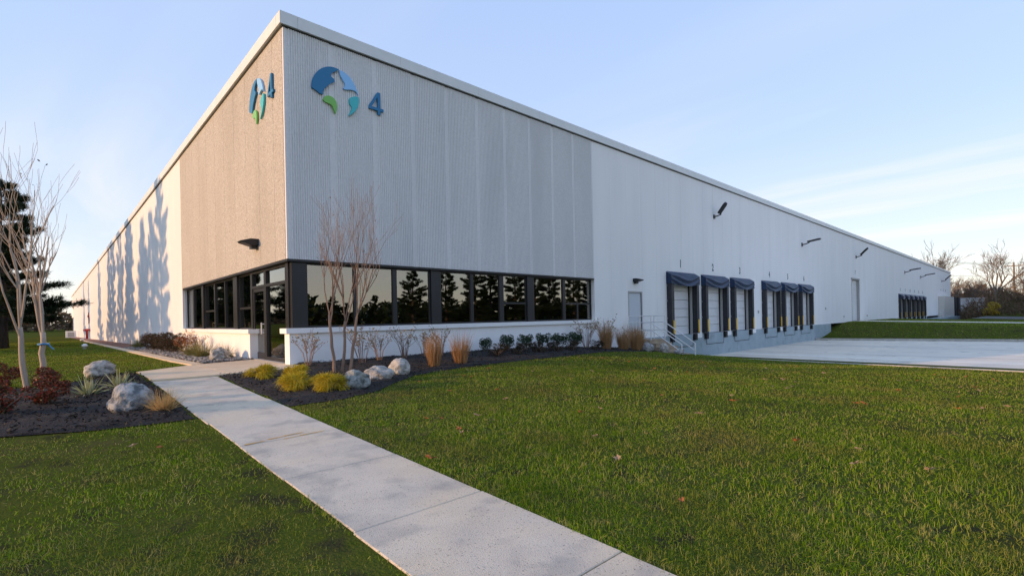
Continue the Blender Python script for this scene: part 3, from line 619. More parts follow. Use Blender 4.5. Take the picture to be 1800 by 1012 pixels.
for tf, wall in ((lambda u, d, z: (u, -d, z), 'grey ribbed wall above the long office windows'), (lambda u, d, z: (-d, 3.42-u, z), 'tan aggregate wall over the glass entrance')):
    s = empty('globe_sign'); tag(s, 'blue and green globe emblem sign on the '+wall, 'sign')
    for P, k in ((A, 'deep'), (B, 'sky'), (Cc, 'green'), (Dd, 'teal')): solid(smooth_poly(P), tf, .022, .075, 'emblem_piece', LOGO[k], s)
    n4 = empty('number_sign'); tag(n4, 'teal number 4 sign on the '+wall, 'sign'); solid(FOUR, tf, .022, .075, 'digit', LOGO['deep'], n4, FH)

# ------------------------------------------------------------------ stairs and railings
st = empty('dock_stairs'); tag(st, 'tan concrete steps descending from the grey steel door to the lawn', 'stairs')
MB().box(15.2, 16.62, -1.25, -.065, -1.2, -.005).build('landing', STEP, st)
for k in range(5): MB().box(15.22, 16.60, -1.25-.3*(k+1), -1.252-.3*k+.0, -1.25, -.16*(k+1)).build('step', STEP, st)
rl = empty('stair_railing'); tag(rl, 'white pipe railing round the landing and steps at the steel door', 'railing')
for X in (15.3, 16.5):
    mb = MB(); r_ = .022
    for z in (1.08, .78, .42): mb.tube([(X, -.09, z), (X, -1.26, z)], r_, 6)
    for dz in (0, -.33): mb.tube([(X, -1.26, .78+dz), (X, -2.74, -.18+dz)], r_, 6)
    mb.build('rail', RAILW, rl)
    for y, a, b in ((-.1, -.01, 1.1), (-.7, -.01, 1.08), (-1.26, -.01, 1.1), (-2.74, -.86, -.16)): MB().tube([(X, y, a), (X, y, b)], .024, 6).build('post', RAILW, rl)

# ------------------------------------------------------------------ boulders
def boulder(name, label, loc, size, seed, m, rz=0, facets=7):
    g = np.random.default_rng(seed); v, f = ico(4); r = np.ones(len(v))
    pn = g.normal(size=(facets, 3)); pn[:, 2] = np.abs(pn[:, 2])*.8; pn /= np.linalg.norm(pn, axis=1, keepdims=True); d = g.uniform(.72, .95, facets)
    for k in range(facets): q = v@pn[k]; r = np.minimum(r, np.where(q > .05, d[k]/np.maximum(q, .05), 9))
    ph = g.uniform(0, 6, (6, 3)); fr = g.uniform(2, 7, (6, 3))
    nse = sum(np.sin(v@fr[k]*1.3+ph[k, 0])*.018 for k in range(6)); r = r**.95+nse*.7+np.array([.13*mathutils.noise.fractal(Vector(q)*2.6+Vector((seed, 0, 0)), .9, 2.1, 5) for q in v])
    P = v*r[:, None]*np.array(size)/2; P[:, 2] += size[2]*.30
    o = link(name, npmesh(name, P, f, m, True)); o.location = (loc[0], loc[1], h(*loc)+.02); o.rotation_euler = (0, 0, rz); tag(o, label, 'boulder', 'landscape boulders'); return o
boulder('boulder', 'large blue-grey boulder beside the straw grass tuft in the black mulch', (-3.66, -4.25), (.56, .5, .50), 3, ROCKS[0], .3)
boulder('boulder', 'smooth rounded grey boulder at the lawn edge of the left mulch bed', (-3.72, .78), (.62, .5, .42), 5, ROCKS[1], .8, 4)
boulder('boulder', 'rough dark grey boulder, first of three beside the gold shrubs', (-.36, -4.55), (.54, .5, .46), 8, ROCKS[2], 0, 9)
boulder('boulder', 'pale angular boulder between the dark boulder and the rounded white one', (.42, -3.95), (.60, .46, .38), 9, ROCKS[1], -.5, 8)
boulder('boulder', 'rounded off-white boulder at the end of the row of three', (1.16, -3.52), (.50, .45, .46), 12, ROCKS[1], .4, 5)
boulder('boulder', 'tan boulder among the river stones by the entrance', (-.72, 3.9), (.75, .55, .5), 14, ROCKS[1], 1.2, 5)
boulder('boulder', 'grey boulder beside the tan grasses near the dock steps', (14.15, -1.75), (.8, .5, .45), 16, ROCKS[0], .1, 8)
boulder('boulder', 'cream boulder touching the dock steps', (14.95, -2.1), (.5, .4, .48), 17, ROCKS[1], .1, 6)
boulder('boulder', 'flat grey stone at the foot of the dock steps', (15.0, -2.75), (.5, .4, .22), 18, ROCKS[0], .1, 6)

# ------------------------------------------------------------------ plants
def plant(name, label, cat, group, x, y, s=1.0, rz=None):
    e = empty(name, (x, y, h(x, y)+.02), rnd.uniform(0, 6.28) if rz is None else rz, s); return tag(e, label, cat, group)
def place(proto_parts, name, label, cat, group, spots):
    """spots (x,y,scale): a plant Empty with shared part meshes at each spot"""
    for x, y, s in spots:
        e = plant(name, label, cat, group, x, y, s)
        for pn, me_ in proto_parts: link(pn, me_, e)
ORD = ['first', 'second', 'third', 'fourth', 'fifth', 'sixth']
def place_row(parts, name, label, cat, group, spots):
    for i, sp in enumerate(spots): place(parts, name, label % ORD[i], cat, group, [sp])
def sph(n, g): q = g.normal(size=(n, 3)); return q/np.linalg.norm(q, axis=1, keepdims=True)
def tuft_mesh(name, n, hgt, spread, wid, m, droop=.5, rad=.1, seg=4, stiff=1.0):
    a = rng.uniform(0, 6.28, n); r = rad*np.sqrt(rng.random(n)); lean = spread*rng.random(n)**1.2; b = np.column_stack([r*np.cos(a), r*np.sin(a), np.zeros(n)])
    a2 = a+rng.normal(0, .5, n); d = np.column_stack([np.cos(a2)*np.sin(lean), np.sin(a2)*np.sin(lean), np.cos(lean)])
    V, F = ribbons(b, d, hgt*rng.uniform(.55, 1.1, n), droop*rng.random(n), np.full(n, wid), seg); return npmesh(name, V, F, m)
# gold thread-leaf cypress mounds
def gold(seed):
    g = np.random.default_rng(seed); P = blob_points(2600, .40, .40, .24, 11, .20, seed); d = P-np.array([0, 0, .05]); d /= np.linalg.norm(d, axis=1, keepdims=True); d += .35*g.normal(size=d.shape); d[:, 2] += .15; d /= np.linalg.norm(d, axis=1, keepdims=True)
    V, F = ribbons(P*.85, d, g.uniform(.08, .2, len(P)), g.uniform(.3, 1.1, len(P)), np.full(len(P), .010), 3); V[:, 2] = np.maximum(V[:, 2], .0); return npmesh('foliage', V, F, GOLD)
stem = MB()
for k in range(7): a = k*.9; stem.tube([(0, 0, -.03), (.12*math.cos(a), .12*math.sin(a), .15), (.25*math.cos(a), .25*math.sin(a), .25)], [.012, .008, .004], 5)
STEMS = stem.mesh('stem', BARKF)
gms = [gold(k) for k in (1, 2)]
for i, (x, y, s, lb) in enumerate([(-1.30, -2.2, .82, 'gold thread-leaf mound closest to the entrance slab'), (-.78, -2.75, .78, 'darker gold thread-leaf mound behind the others near the entrance'), (-1.22, -4.0, .86, 'gold thread-leaf mound in the middle of the group by the walk'), (-.86, -4.55, .84, 'gold thread-leaf mound beside the dark grey boulder')]):
    e = plant('gold_shrub', lb, 'shrub', 'gold shrubs by the walk', x, y, s); link('foliage', gms[i % 2], e); link('stem', STEMS, e)
# dense leafy shrubs
def leafy(name, n, r, hz, size, m, seed, lumps=9, zc=None):
    V, F = leaves(blob_points(n, r, r, hz, lumps, zc, seed), size, 0, .5); return npmesh(name, V, F, m)
redm = leafy('foliage', 1700, .33, .26, .05, REDL, 4, 10, .28)
for x, y, s, lb in ((-4.55, -2.95, .86, 'red and dark green nandina shrub in front of the two slim trunks'), (-5.05, -3.5, .95, 'red-leaved shrub at the outer end of the black mulch bed'), (-4.6, -.85, .75, 'small red shrub behind the two slim trunks'), (-5.2, -.15, .85, 'red-tipped dark shrub on the lawn edge of the left bed')):
    e = plant('red_shrub', lb, 'shrub', 'red shrubs in the left bed', x, y, s); link('foliage', redm, e); link('stem', STEMS, e)
hol = leafy('foliage', 1300, .34, .34, .06, GREENL, 21, 10, .36)
place_row([('foliage', hol), ('stem', STEMS)], 'holly_shrub', 'dark green holly by the white wall, %s counting from the boulders', 'shrub', 'hollies along the white wall', [(6.0, -.75, .8), (6.9, -.8, .95), (7.75, -.85, .95), (8.75, -.8, 1.0), (9.65, -.8, 1.0), (10.5, -.8, 1.1)])
lowm = leafy('foliage', 1200, .36, .24, .045, BROWNL, 31, 9, .2)
place_row([('foliage', lowm), ('stem', STEMS)], 'bronze_shrub', 'low bronze-brown mound before the hollies, %s counting from the boulders', 'shrub', 'bronze mounds in the right bed', [(5.4, -2.0, 1.0), (6.35, -1.95, .95), (7.4, -1.8, .95), (8.4, -1.7, .9), (9.4, -1.6, .95), (10.9, -1.5, .95)])
hedge = leafy('foliage', 2600, .55, .55, .06, BROWNL, 41, 12, .45)
place_row([('foliage', hedge), ('stem', STEMS)], 'bronze_hedge_shrub', 'dark bronze hedge shrub along the left wall, %s counting from the entrance', 'shrub', 'hedge along the left wall', [(-.75, 11.3, .95), (-.7, 12.9, .95), (-.7, 14.6, .95), (-.7, 16.4, .95), (-.7, 18.2, .9)])
orm = leafy('foliage', 900, .5, .5, .06, ORANGEL, 51, 10, .5)
place_row([('foliage', orm), ('stem', STEMS)], 'orange_shrub', 'orange autumn shrub at the end of the dark hedge, %s counting from the entrance', 'shrub', 'orange shrubs beside the hedge', [(-.55, 9.6, .95), (-.5, 19.8, 1.0)])
# open, half-bare shrubs with a few yellow leaves
def barebush(seed, hgt=.95, spread=.55, nst=16, lm=YELL, nl=150):
    r = random.Random(seed); mb = MB(); tips = []
    for k in range(nst):
        a = r.uniform(0, 6.28); l = hgt*r.uniform(.6, 1.05); p = Vector((.05*math.cos(a), .05*math.sin(a), -.03)); q = Vector((math.cos(a)*spread*r.uniform(.1, .45), math.sin(a)*spread*r.uniform(.1, .45), l*.5)); e = Vector((math.cos(a)*spread*r.uniform(.35, 1), math.sin(a)*spread*r.uniform(.35, 1), l))
        mb.tube([p, q, e], [.008, .006, .003], 4); tips.append(e)
        for j in range(4):
            s0 = q.lerp(e, r.uniform(0, .8)); t_ = s0+Vector((r.uniform(-.14, .14), r.uniform(-.14, .14), r.uniform(.06, .2))); mb.tube([s0, t_], [.004, .002], 3); tips.append(t_)
    P = np.array([tuple(tips[r.randrange(len(tips))]+Vector((r.gauss(0, .03), r.gauss(0, .03), r.gauss(0, .03)))) for _ in range(nl)])
    V, F = leaves(P, .07, .1, .42); return [('stem', mb.mesh('stem', BARKR)), ('foliage', npmesh('foliage', V, F, lm))]
bb = [barebush(s) for s in (3, 4)]
LBB = ['at the wall end beside the glass entrance', 'just right of the three-stemmed bare tree', 'second along from the three-stemmed bare tree', 'third along from the three-stemmed bare tree', 'behind the first tan grass clump', 'between the tan grass clumps and the first holly', 'past the last holly at the end of the windows', 'at the start of the plain white wall beyond the windows', 'behind the tan grasses next to the dock steps']
for i, (x, y, s) in enumerate([(.2, -.75, .95), (1.5, -1.05, 1.05), (2.05, -.95, .85), (2.95, -.75, .95), (3.6, -.75, .85), (4.2, -.8, .9), (11.3, -.75, 1.25), (12.5, -.8, 1.3), (14.2, -.9, 1.05)]):
    place(bb[i % 2], 'half_bare_shrub', ('half-bare shrub with yellowing leaves '+LBB[i]), 'shrub', 'half-bare shrubs along the white wall', [(x, y, s)])
place(barebush(9, 1.0, .5, 14, ORANGEL, 130), 'half_bare_shrub', 'half-bare orange-leaved shrub by the white wall above the river stones', 'shrub', None, [(-.45, 8.3, 1.0)])
# grasses
reed = tuft_mesh('blades', 520, 1.08, .30, .008, TANG, .35, .15, 4)
reed2 = tuft_mesh('blades', 480, 1.0, .36, .008, TANG, .4, .17, 4)
for i, (x, y, s) in enumerate([(2.5, -2.9, .9), (3.45, -2.75, .93), (11.8, -1.35, 1.15), (12.7, -1.55, 1.1), (13.3, -1.75, 1.1), (13.7, -1.6, 1.05)]):
    place([('blades', (reed, reed2)[i % 2])], 'feather_grass', 'upright tan feather grass clump in the mulch, %s counting from the boulders' % ORD[i], 'grass clump', 'tan grass clumps in the right bed', [(x, y, s)])
place([('blades', tuft_mesh('blades', 420, .40, 1.0, .006, STRAW, .5, .09))], 'straw_grass', 'straw-coloured grass tuft leaning on the blue-grey boulder', 'grass clump', None, [(-3.33, -4.62, 1.0)])
olv = tuft_mesh('blades', 520, .72, 1.0, .008, OLIVEG, .75, .12)
for x, y, s, lb in ((-.75, 7.6, 1.0, 'olive grass clump next to the orange shrub'), (-.75, 6.0, 1.05, 'olive grass clump in the middle of the river stones'), (-.4, 4.7, .85, 'olive grass clump behind the tan boulder'), (-.8, 21.6, 1.1, 'olive grass clump at the far end of the hedge')): place([('blades', olv)], 'olive_grass', lb, 'grass clump', 'grass clumps in the river stones', [(x, y, s)])
strap = tuft_mesh('blades', 75, .42, 1.45, .022, VARIEG, .45, .06, 5)
for x, y, s, lb in ((-4.05, -2.35, 1.05, 'flattened pale striped grass in the open mulch'), (-3.6, -1.7, 1.0, 'pale striped grass behind the blue-grey boulder'), (-3.55, -2.6, .7, 'small pale striped grass close beside the blue-grey boulder')): place([('blades', strap)], 'striped_grass', lb, 'grass clump', 'striped grasses in the left bed', [(x, y, s)])

# ------------------------------------------------------------------ trees
def branch(mb, p, d, L, r, lev, rr, tips, wig=.12, split=(2, 3), ang=.5, ratio=.72, upb=.1, n=5, minr=.004):
    pts = [p]; rad = [r]; k = 4; dd = d.copy()
    for i in range(k):
        dd = (dd+Vector((rr.gauss(0, wig), rr.gauss(0, wig), rr.gauss(0, wig)+upb))).normalized(); pts.append(pts[-1]+dd*L/k); rad.append(max(minr*.6, r*(1-.42*(i+1)/k)))
    mb.tube(pts, rad, n if lev > 1 else 3, cap=False)
    if lev == 0: tips.append(pts[-1]); return
    for j in range(rr.randint(*split)+ (1 if lev > 2 else 0)):
        i = rr.randint(2, k); a = rr.uniform(0, 6.28); o = dd.orthogonal().normalized(); o.rotate(mathutils.Quaternion(dd, a)); nd = (dd*math.cos(ang)+o*math.sin(ang*rr.uniform(.6, 1.2))).normalized()
        branch(mb, pts[i], nd, L*ratio*rr.uniform(.75, 1.15), rad[i]*.66, lev-1, rr, tips, wig, split, ang, ratio, upb, n, minr)
def stems_tree(name, label, loc, seed, stems, bark, H_, group=None, leaf=None, nl=40):
    r = random.Random(seed); e = empty(name, (loc[0], loc[1], h(*loc))); tag(e, label, 'tree', group); tips = []
    for sx, sy, lean_x, lean_y, r0, clear in stems:
        tk = MB(); pts = [Vector((sx, sy, -.1))]; top = Vector((sx+lean_x, sy+lean_y, clear))
        for i in range(1, 7): tt = i/6; pts.append(Vector((sx, sy, -.1)).lerp(top, tt)+Vector((r.gauss(0, .010), r.gauss(0, .010), 0)))
        tk.tube(pts, [r0*(1.12-.3*i/6) for i in range(7)], 8); tk.build('trunk', bark, e, True)
        br = MB(); d0 = Vector((lean_x*.5, lean_y*.5, 1)).normalized()
        for k in range(4):
            a = r.uniform(0, 6.28); dd = (d0+Vector((math.cos(a), math.sin(a), 0))*r.uniform(.12, .42)).normalized(); branch(br, pts[-1 if k < 3 else -2], dd, (H_-clear)*r.uniform(.42, .6), r0*.5, 3, r, tips, .07, (2, 3), .36, .68, .09, 5)
        br.build('branches', bark, e)
    if leaf:
        P = np.array([tuple(r.choice(tips)+Vector((r.gauss(0, .02), r.gauss(0, .02), r.gauss(0, .02)))) for _ in range(nl)]); V, F = leaves(P, .05, 0, .5); link('foliage', npmesh('foliage', V, F, leaf), e)
    return e
stems_tree('crape_myrtle', 'bare three-stemmed tree in the mulch before the office windows', (.28, -2.5), 11, [(-.12, .04, -.10, .05, .036, 1.35), (.03, 0, .08, -.02, .034, 1.2), (.16, -.06, .16, -.10, .036, 1.3)], BARKR, 3.75, None, ORANGEL, 30)
stems_tree('slim_tree', 'bare pale two-trunked young tree in the left mulch bed', (-4.72, -.85), 23, [(-.12, -.1, -.06, .02, .044, 1.15), (.10, .12, .02, .0, .048, 1.05)], BARKC, 3.9, None, BROWNL, 10)
tie = MB(); 
z0 = .80; tie.tube([(-4.72+.12+.075*math.cos(a), -.85+.12+.075*math.sin(a), z0+.01*math.sin(3*a)) for a in np.linspace(0, 6.28, 13)], .013, 5); tie.tube([(-4.54, -.76, z0), (-4.50, -.78, z0-.06), (-4.46, -.80, z0-.10)], .011, 5)
tag(tie.build('ribbon', mat('blue_ribbon', (.03, .25, .55), .5)), 'blue ribbon tied round a pale young trunk', 'ribbon')

def pine_meshes(seed, Hh=12.0, R0=4.3, z0=2.0):
    r = random.Random(seed); tk = MB(); pts = [(r.gauss(0, .05), r.gauss(0, .05), z) for z in np.linspace(-.2, Hh, 9)]; pts[0] = (0, 0, -.2)
    tk.tube(pts, list(np.linspace(.36, .03, 9)), 10); lb = MB(); B = []; Dv = []
    z = z0
    while z < Hh-.2:
        f = (z-z0)/(Hh-z0); Rr = R0*(1-f**1.4)*(.75+.25*math.sin(f*9+seed))+.35
        for k in range(r.randint(4, 6)):
            a = r.uniform(0, 6.28); L = Rr*r.uniform(.6, 1.15); e0 = r.uniform(-.12, .22)+f*.4; d = Vector((math.cos(a), math.sin(a), math.tan(e0)*.6)); P = [Vector((0, 0, z))+d*L*t+Vector((0, 0, -.10*L*t*t+.12*L*t**3)) for t in (0, .35, .7, 1)]
            lb.tube(P, [.06*(1-f*.6), .045*(1-f*.6), .025, .01], 5, False)
            for j in range(int(14+L*15)):
                t = r.uniform(.25, 1)**.8; i = min(2, int(t*3)); p = P[i].lerp(P[i+1], t*3-i); sd = Vector((-math.sin(a), math.cos(a), 0))*r.choice((-1, 1)); q = p+sd*r.uniform(.05, .5)*(1.15-t)*min(L, 2.4)*.6+Vector((0, 0, r.uniform(-.08, .16)))+d*r.uniform(0, .25)
                B.append(tuple(q)); Dv.append(tuple((d*.7+sd*.5+Vector((0, 0, .45))).normalized()))
        z += r.uniform(.34, .52)
    B = np.array(B); Dv = np.array(Dv); K = 16; b = np.repeat(B, K, 0)+rng.normal(0, .07, (len(B)*K, 3)); dd = np.repeat(Dv, K, 0)+rng.normal(0, .6, (len(B)*K, 3)); dd /= np.linalg.norm(dd, axis=1, keepdims=True)
    V, F = ribbons(b, dd, rng.uniform(.15, .32, len(b)), np.full(len(b), .1), np.full(len(b), .034), 1, .5)
    return [('trunk', tk.mesh('trunk', BARKP, True)), ('limbs', lb.mesh('limbs', BARKP)), ('crown', npmesh('crown', V, F, NEEDLE))]
pines = [pine_meshes(1), pine_meshes(2, 13.5, 4.6, 2.3)]
def pine(k, x, y, s, lb, group='pines around the lawns'):
    e = empty('pine_tree', (x, y, h(x, y)), rnd.uniform(0, 6.28), s); tag(e, lb, 'tree', group)
    for pn, me_ in pines[k]: link(pn, me_, e)
pine(0, -6.9, 36.5, 1.0, 'dark green pine beside the left lawn, closest to the building', None)
pine(1, -8.2, 50, 1.0, 'dark pine standing behind the first pine by the left lawn', None)
OFF = 'tall dark pine on the far side of the lawn'
for k, x, y, s in [(0, -10.5, 68, 1.0), (1, -16, 40, 1.0), (0, -21, 31, 1.0), (1, -15.5, 25.5, .95), (0, -12, 31, .85), (1, -27, 37, 1.0), (0, -13, 56, 1.0), (1, -22, 49, 1.1), (1, -24, 95, 1.0), (0, -12, 104, 1.0),
                   
                   (0, 13, -52, .5), (1, 22, -48, .42), (0, 29, -50, .5), (1, 35, -50, .75), (0, 41, -50, .85), (1, 46, -49, .85), (0, 51, -51, .9), (1, 56, -50, .85), (0, 61, -50, .9), (1, 66, -51, .9), (0, 72, -50, .9), (1, 80, -52, .9)]:
    pine(k, x, y, s, OFF)
# bare trees and brush beyond the building
def bare_meshes(seed, Hh=12, spread=.5, lv=5):
    r = random.Random(seed); tk = MB(); top = Hh*.28; tk.tube([(0, 0, -.3), (r.gauss(0, .1), r.gauss(0, .1), top*.5), (r.gauss(0, .15), r.gauss(0, .15), top)], [.26, .2, .17], 7); br = MB(); tips = []
    for k in range(5): a = r.uniform(0, 6.28); branch(br, Vector(tk.v[-1]) if 0 else Vector((0, 0, top*r.uniform(.75, 1))), Vector((math.cos(a)*spread, math.sin(a)*spread, 1)).normalized(), Hh*.30*r.uniform(.8, 1.2), .15, lv-1, r, tips, .1, (2, 3), .5, .74, .06, 4, .04)
    return [('trunk', tk.mesh('trunk', BARKF)), ('branches', br.mesh('branches', BARKF))]
bares = [bare_meshes(5), bare_meshes(6, 13, .35), bare_meshes(8, 9, .7)]
for i, (k, x, y, s, lb) in enumerate([(1, 150, 3.5, 1.25, 'tall bare tree rising behind the end of the warehouse'), (0, 160, 14, 1.25, 'wide bare tree showing above the warehouse roof'), (2, 158, 9, 1.45, 'bare tree beside the utility pole above the roof')]):
    e = empty('bare_tree', (x, y, h(x, y)), i*1.3, s); tag(e, lb, 'tree')
    for pn, me_ in bares[k]: link(pn, me_, e)
for i in range(44):
    x = rnd.uniform(122, 188); y = rnd.uniform(-40, -17.5+(x+4.5)*.094) if x < 142 else rnd.uniform(-40, 3); s = rnd.uniform(.6, 1.0); k = rnd.randrange(3)
    e = empty('bare_tree', (x, y, h(x, y)), rnd.uniform(0, 6), s); tag(e, 'bare winter tree in the thicket beyond the road', 'tree', 'thicket trees beyond the road')
    for pn, me_ in bares[k]: link(pn, me_, e)
n = 60000; X = 113+75*rng.random(n)**1.1; Y = rng.uniform(-60, -1, n); Y = np.where(X > 139, Y+rng.uniform(0, 30, n), np.minimum(Y, -14.8+(X+4.5)*.094-rng.random(n)*2))
Z = np.array([h(a, b) for a, b in zip(X, Y)])+rng.random(n)**1.4*4.6*(.6+.4*np.sin(X*.35)*np.cos(Y*.6)); d = sph(n, rng); d[:, 2] = np.abs(d[:, 2])+.4; d /= np.linalg.norm(d, axis=1, keepdims=True)
V, F = ribbons(np.column_stack([X, Y, Z]), d, rng.uniform(.4, 1.3, n), rng.uniform(0, .5, n), rng.uniform(.04, .12, n), 2); stuff(link('brush', npmesh('brush', V, F, BRUSH)))
V, F = leaves(blob_points(2600, 2.1, 2.1, 1.2, 10, 1.0, 77), .22); e = empty('yellow_bush', (116, -7.6, h(116, -7.6))); tag(e, 'bright yellow bush on the bank beyond the road', 'bush'); link('foliage', npmesh('foliage', V, F, FORSY), e); link('stem', STEMS, e).scale = (4, 4, 4)
# distant woods beyond everything
n = 26000; a = rng.uniform(R(-12), R(120), n); rr_ = rng.uniform(330, 420, n); X = rr_*np.cos(a); Y = rr_*np.sin(a); Z = rng.random(n)**1.3*(9+3*np.sin(a*40)+2*np.sin(a*97)); V, F = leaves(np.column_stack([X, Y, Z]), 3.2, 0, .6); stuff(link('far_woods', npmesh('far_woods', V, F, BRUSH)))
n = 16000; X = rng.uniform(-25, 140, n); Y = rng.uniform(-78, -64, n); Z = rng.random(n)**1.2*(4.6+1.2*np.sin(X*.31)+.8*np.sin(X*.83)); V, F = leaves(np.column_stack([X, Y, Z-1]), 1.5, 0, .6); stuff(link('woods', npmesh('woods', V, F, NEEDLE)))
# white sheds, poles and wires beyond the road
fb = empty('storage_building', (146, -3.4, 3.4)); tag(fb, 'low white storage building among the bare trees', 'building')
MB().box(-1.5, 1.5, -1.3, 2.6, -3, .0).build('wall', DOORW, fb); MB().box(-1.7, 1.7, -1.5, 2.8, .0, .12).build('roof', COPING, fb)
def pole(x, y, hh, lb):
    e = empty('utility_pole', (x, y, h(x, y))); tag(e, lb, 'utility pole'); MB().tube([(0, 0, -.5), (0, 0, hh)], [.2, .13], 8).build('pole', BARKF, e); MB().box(-.08, .08, -1.5, 1.5, hh-.9, hh-.72).build('crossarm', BARKF, e)
    ins = MB()
    for q in (-1.35, -.7, .7, 1.35): ins.tube([(0, q, hh-.72), (0, q, hh-.5)], .06, 6)
    ins.build('insulator', LENS, e)
pole(150, -9.3, 8.2, 'wooden utility pole standing in the thicket beyond the road'); pole(176, 7.2, 11.5, 'wooden utility pole showing above the warehouse roof')
for k, (za, zb) in enumerate(((11.0, 15.0), (10.8, 14.8), (8.6, 10.8))):
    P = [Vector((150, -9.3, za)).lerp(Vector((176, 7.2, zb)), t_)-Vector((0, 0, 1.2*4*t_*(1-t_)*.4)) for t_ in np.linspace(0, 1, 9)]; Q = [Vector((150, -9.3, za)).lerp(Vector((125, -60, za+1)), t_)-Vector((0, 0, 1.6*t_*(1-t_))) for t_ in np.linspace(.01, 1, 9)]
    mb = MB(); mb.tube(P, .03, 4); mb.tube(Q, .03, 4); tag(mb.build('power_line', RUBBER), 'thin dark power line strung between the utility poles', 'wire', 'power lines')
# small things on the left lawn
for x, y, s in ((-2.95, 26, 1.0), (-1.95, 56, 1.2)):
    mb = MB(); zz = h(x, y); prof = [(.0, .0), (.11, 0), (.12, .12), (.17, .14), (.17, .22), (.1, .3), (.0, .32)]
    for i in range(len(prof)-1): pass
    pts = [(x, y, zz+b) for _, b in prof]; mb.tube([(x, y, zz-.03), (x, y, zz+.12), (x, y, zz+.13), (x, y, zz+.24), (x, y, zz+.31)], [.09*s, .1*s, .15*s, .15*s, .06*s], 10); tag(mb.build('lawn_marker', KNEE, None, True), 'small white capped pipe standing in the left lawn', 'pipe cap', 'white pipe caps in the lawn')
ub = empty('utility_cabinet', (-1.2, 122, h(-1.2, 122))); tag(ub, 'white utility cabinet at the far end of the left wall', 'cabinet'); MB().box(-.8, .8, -.6, .6, 0, 1.3).build('case', KNEE, ub); MB().box(-.85, .85, -.65, .65, 1.3, 1.36).build('lid', COPING, ub); MB().box(-.5, .5, -.612, -.601, .15, 1.1).build('door', JAMB, ub)
# tables and chairs inside the office
ch = None
for x, y, rz in ((9.6, 1.5, .3), (10.3, 1.3, 2.6), (10.7, 2.2, 1.4), (11.6, 1.6, 4.0), (8.1, 1.6, .9), (12.3, 1.3, 3.0)):
    if ch is None:
        ch = empty('office_chair', (0, 0, 0)); MB().box(-.25, .25, -.25, .25, .68, .76).build('seat', CHAIRM, ch); MB().box(-.24, .24, .2, .27, .76, 1.28).build('backrest', CHAIRM, ch)
        for a, b in ((-1, -1), (1, -1), (1, 1), (-1, 1)): MB().box(a*.22-.015, a*.22+.015, b*.22-.015, b*.22+.015, 0, .68).build('leg', JAMB, ch)
        o = ch
    else: o = copy_tree(ch)
    tag(o, 'tan office chair seen dimly through the tinted office windows', 'chair', 'chairs inside the office'); o.location = (x, y, .0); o.rotation_euler = (0, 0, rz)
# fallen leaves
def leafmesh(m, seed):
    r = random.Random(seed); pts = []
    for i in range(14): a = i/14*6.283; rad = (.055 if i % 2 else .03)*(1.25 if i in (0, 1, 13) else 1)*r.uniform(.8, 1.15); pts.append((rad*math.cos(a), rad*.75*math.sin(a), .012+.022*abs(math.sin(a*1.5+seed))))
    mb = MB(); mb.v = [(0, 0, .008)]+pts; mb.f = [(0, 1+i, 1+(i+1) % 14) for i in range(14)]; return mb.mesh('fallen_leaf', m)
lms = [leafmesh(LEAFO, 1), leafmesh(LEAFO, 2), leafmesh(LEAFT, 3)]
cnt = 0
while cnt < 95:
    x, y = rnd.uniform(-6, 16), rnd.uniform(-13, -3)
    dv = Vector((x, y, 0))-CAM; f_ = dv.dot(fw); s_ = dv.dot(rt)
    if f_ < 2.3 or abs(s_) > f_*1.05 or (-3.1 < x < -1.8) or inside(bedL, np.array([x]), np.array([y]))[0] or inside(bedR, np.array([x]), np.array([y]))[0]: continue
    if x < -3 and rnd.random() < .6: continue
    k = rnd.choice((0, 1, 2, 2)); o = link('fallen_leaf', lms[k]); o.location = (x, y, h(x, y)+.04); o.rotation_euler = (rnd.uniform(-.35, .35), rnd.uniform(-.35, .35), rnd.uniform(0, 6.28)); s = rnd.uniform(.6, 1.15); o.scale = (s, s, s)
    tag(o, ('curled orange-brown leaf' if k < 2 else 'pale tan dry leaf')+' lying on the lawn', 'leaf', 'fallen orange leaves on the lawn' if k < 2 else 'fallen tan leaves on the lawn'); cnt += 1

# ------------------------------------------------------------------ grass blades
def lawn(xr, yr, dens, wid, hgt):
    n = int((xr[1]-xr[0])*(yr[1]-yr[0])*dens); X = rng.uniform(*xr, n); Y = rng.uniform(*yr, n); return X, Y, np.full(n, wid), np.full(n, hgt)
c0 = np.array([CAM.x, CAM.y]); parts = []
for r0, r1, dens, wid, hgt in ((2.2, 4.5, 6000, .0042, .058), (4.5, 8, 2800, .006, .055), (8, 14, 1100, .009, .052), (14, 24, 420, .014, .048), (24, 50, 190, .028, .05), (50, 78, 70, .055, .06)):
    area = R(100)/2*(r1*r1-r0*r0); n = int(area*dens); rad = np.sqrt(rng.uniform(r0*r0, r1*r1, n)); th = yaw+rng.uniform(R(-50), R(50), n)
    parts.append(np.column_stack([c0[0]+rad*np.cos(th), c0[1]+rad*np.sin(th), np.full(n, wid), np.full(n, hgt)]))
G_ = np.concatenate(parts); X, Y = G_[:, 0], G_[:, 1]
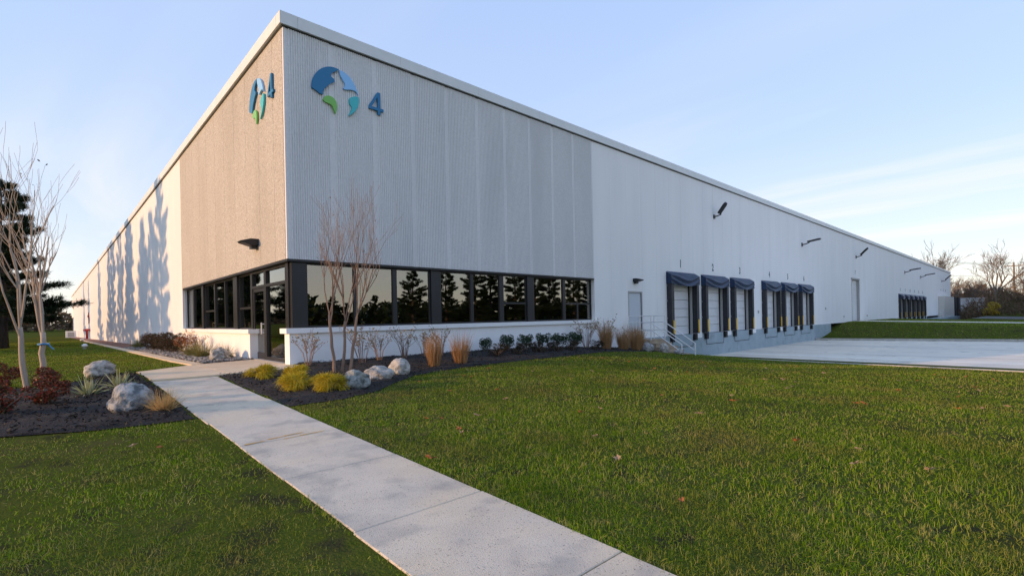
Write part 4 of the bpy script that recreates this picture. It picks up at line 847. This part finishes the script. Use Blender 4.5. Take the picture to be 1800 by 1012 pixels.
keep = ~inside(bedL, X, Y) & ~inside(bedR, X, Y) & ~((X > -3.01) & (X < -1.89) & (Y < -1)) & ~((X > -3.02) & (Y > -1.1) & (X < .1) & (Y < 1.4)) & ~((X > -1.8) & (Y > -1) & (X < 40)) & ~((X > 0) & (Y > -.1)) & ~((X > 14.8) & (X < 17) & (Y > -2.9)) & ~((X > XN-.05) & (X < 46.5) & (Y < 0))
# thin and patchy growth left of the walk, bare earth along its edges
pn = np.sin(X*2.1+1.3*np.sin(Y*1.7))*np.sin(Y*2.6+1.1*np.sin(X*1.9))+.5*np.sin(X*5.3+Y*4.1)
dens = np.where(X < -3, .50+.34*pn, .88+.16*pn); dens = np.where((X < -3) & (Y > -.5), .95, dens); ed = np.minimum(np.abs(X+3.02), np.abs(X+1.88)); dens = np.where((X < -3) & (Y < -5) & (ed < .25) & (ed > .05), dens*.3, dens)
keep &= rng.random(len(X)) < dens
G_ = G_[keep]; X, Y = G_[:, 0], G_[:, 1]; n = len(X); Z = np.array([h(a, b) for a, b in zip(X, Y)])
lean = np.abs(rng.normal(0, .7, n)); a = rng.uniform(0, 6.28, n); d = np.column_stack([np.cos(a)*np.sin(lean), np.sin(a)*np.sin(lean), np.cos(lean)])
pn2 = .6*np.sin(X*1.1+.8*np.sin(Y*.9))*np.sin(Y*1.4+.7*np.sin(X*1.3))+.7*np.sin(X*6.3+2.1*np.sin(Y*3.9))*np.sin(Y*7.1+1.7*np.sin(X*4.7)); L = G_[:, 3]*rng.uniform(.5, 1.35, n)*(1+.35*pn2)*np.where(X < -3, .72, 1.0)
near = G_[:, 2] < .008; B_ = np.column_stack([X, Y, Z]); dr_ = rng.uniform(.1, .7, n)
V, F = ribbons(B_[near], d[near], L[near], dr_[near], G_[near, 2], 2); V2, F2 = ribbons(B_[~near], d[~near], L[~near], dr_[~near], G_[~near, 2], 1); F = np.concatenate([F, F2+len(V)]); V = np.concatenate([V, V2])
stuff(link('grass', npmesh('grass', V, F, GRASS)))
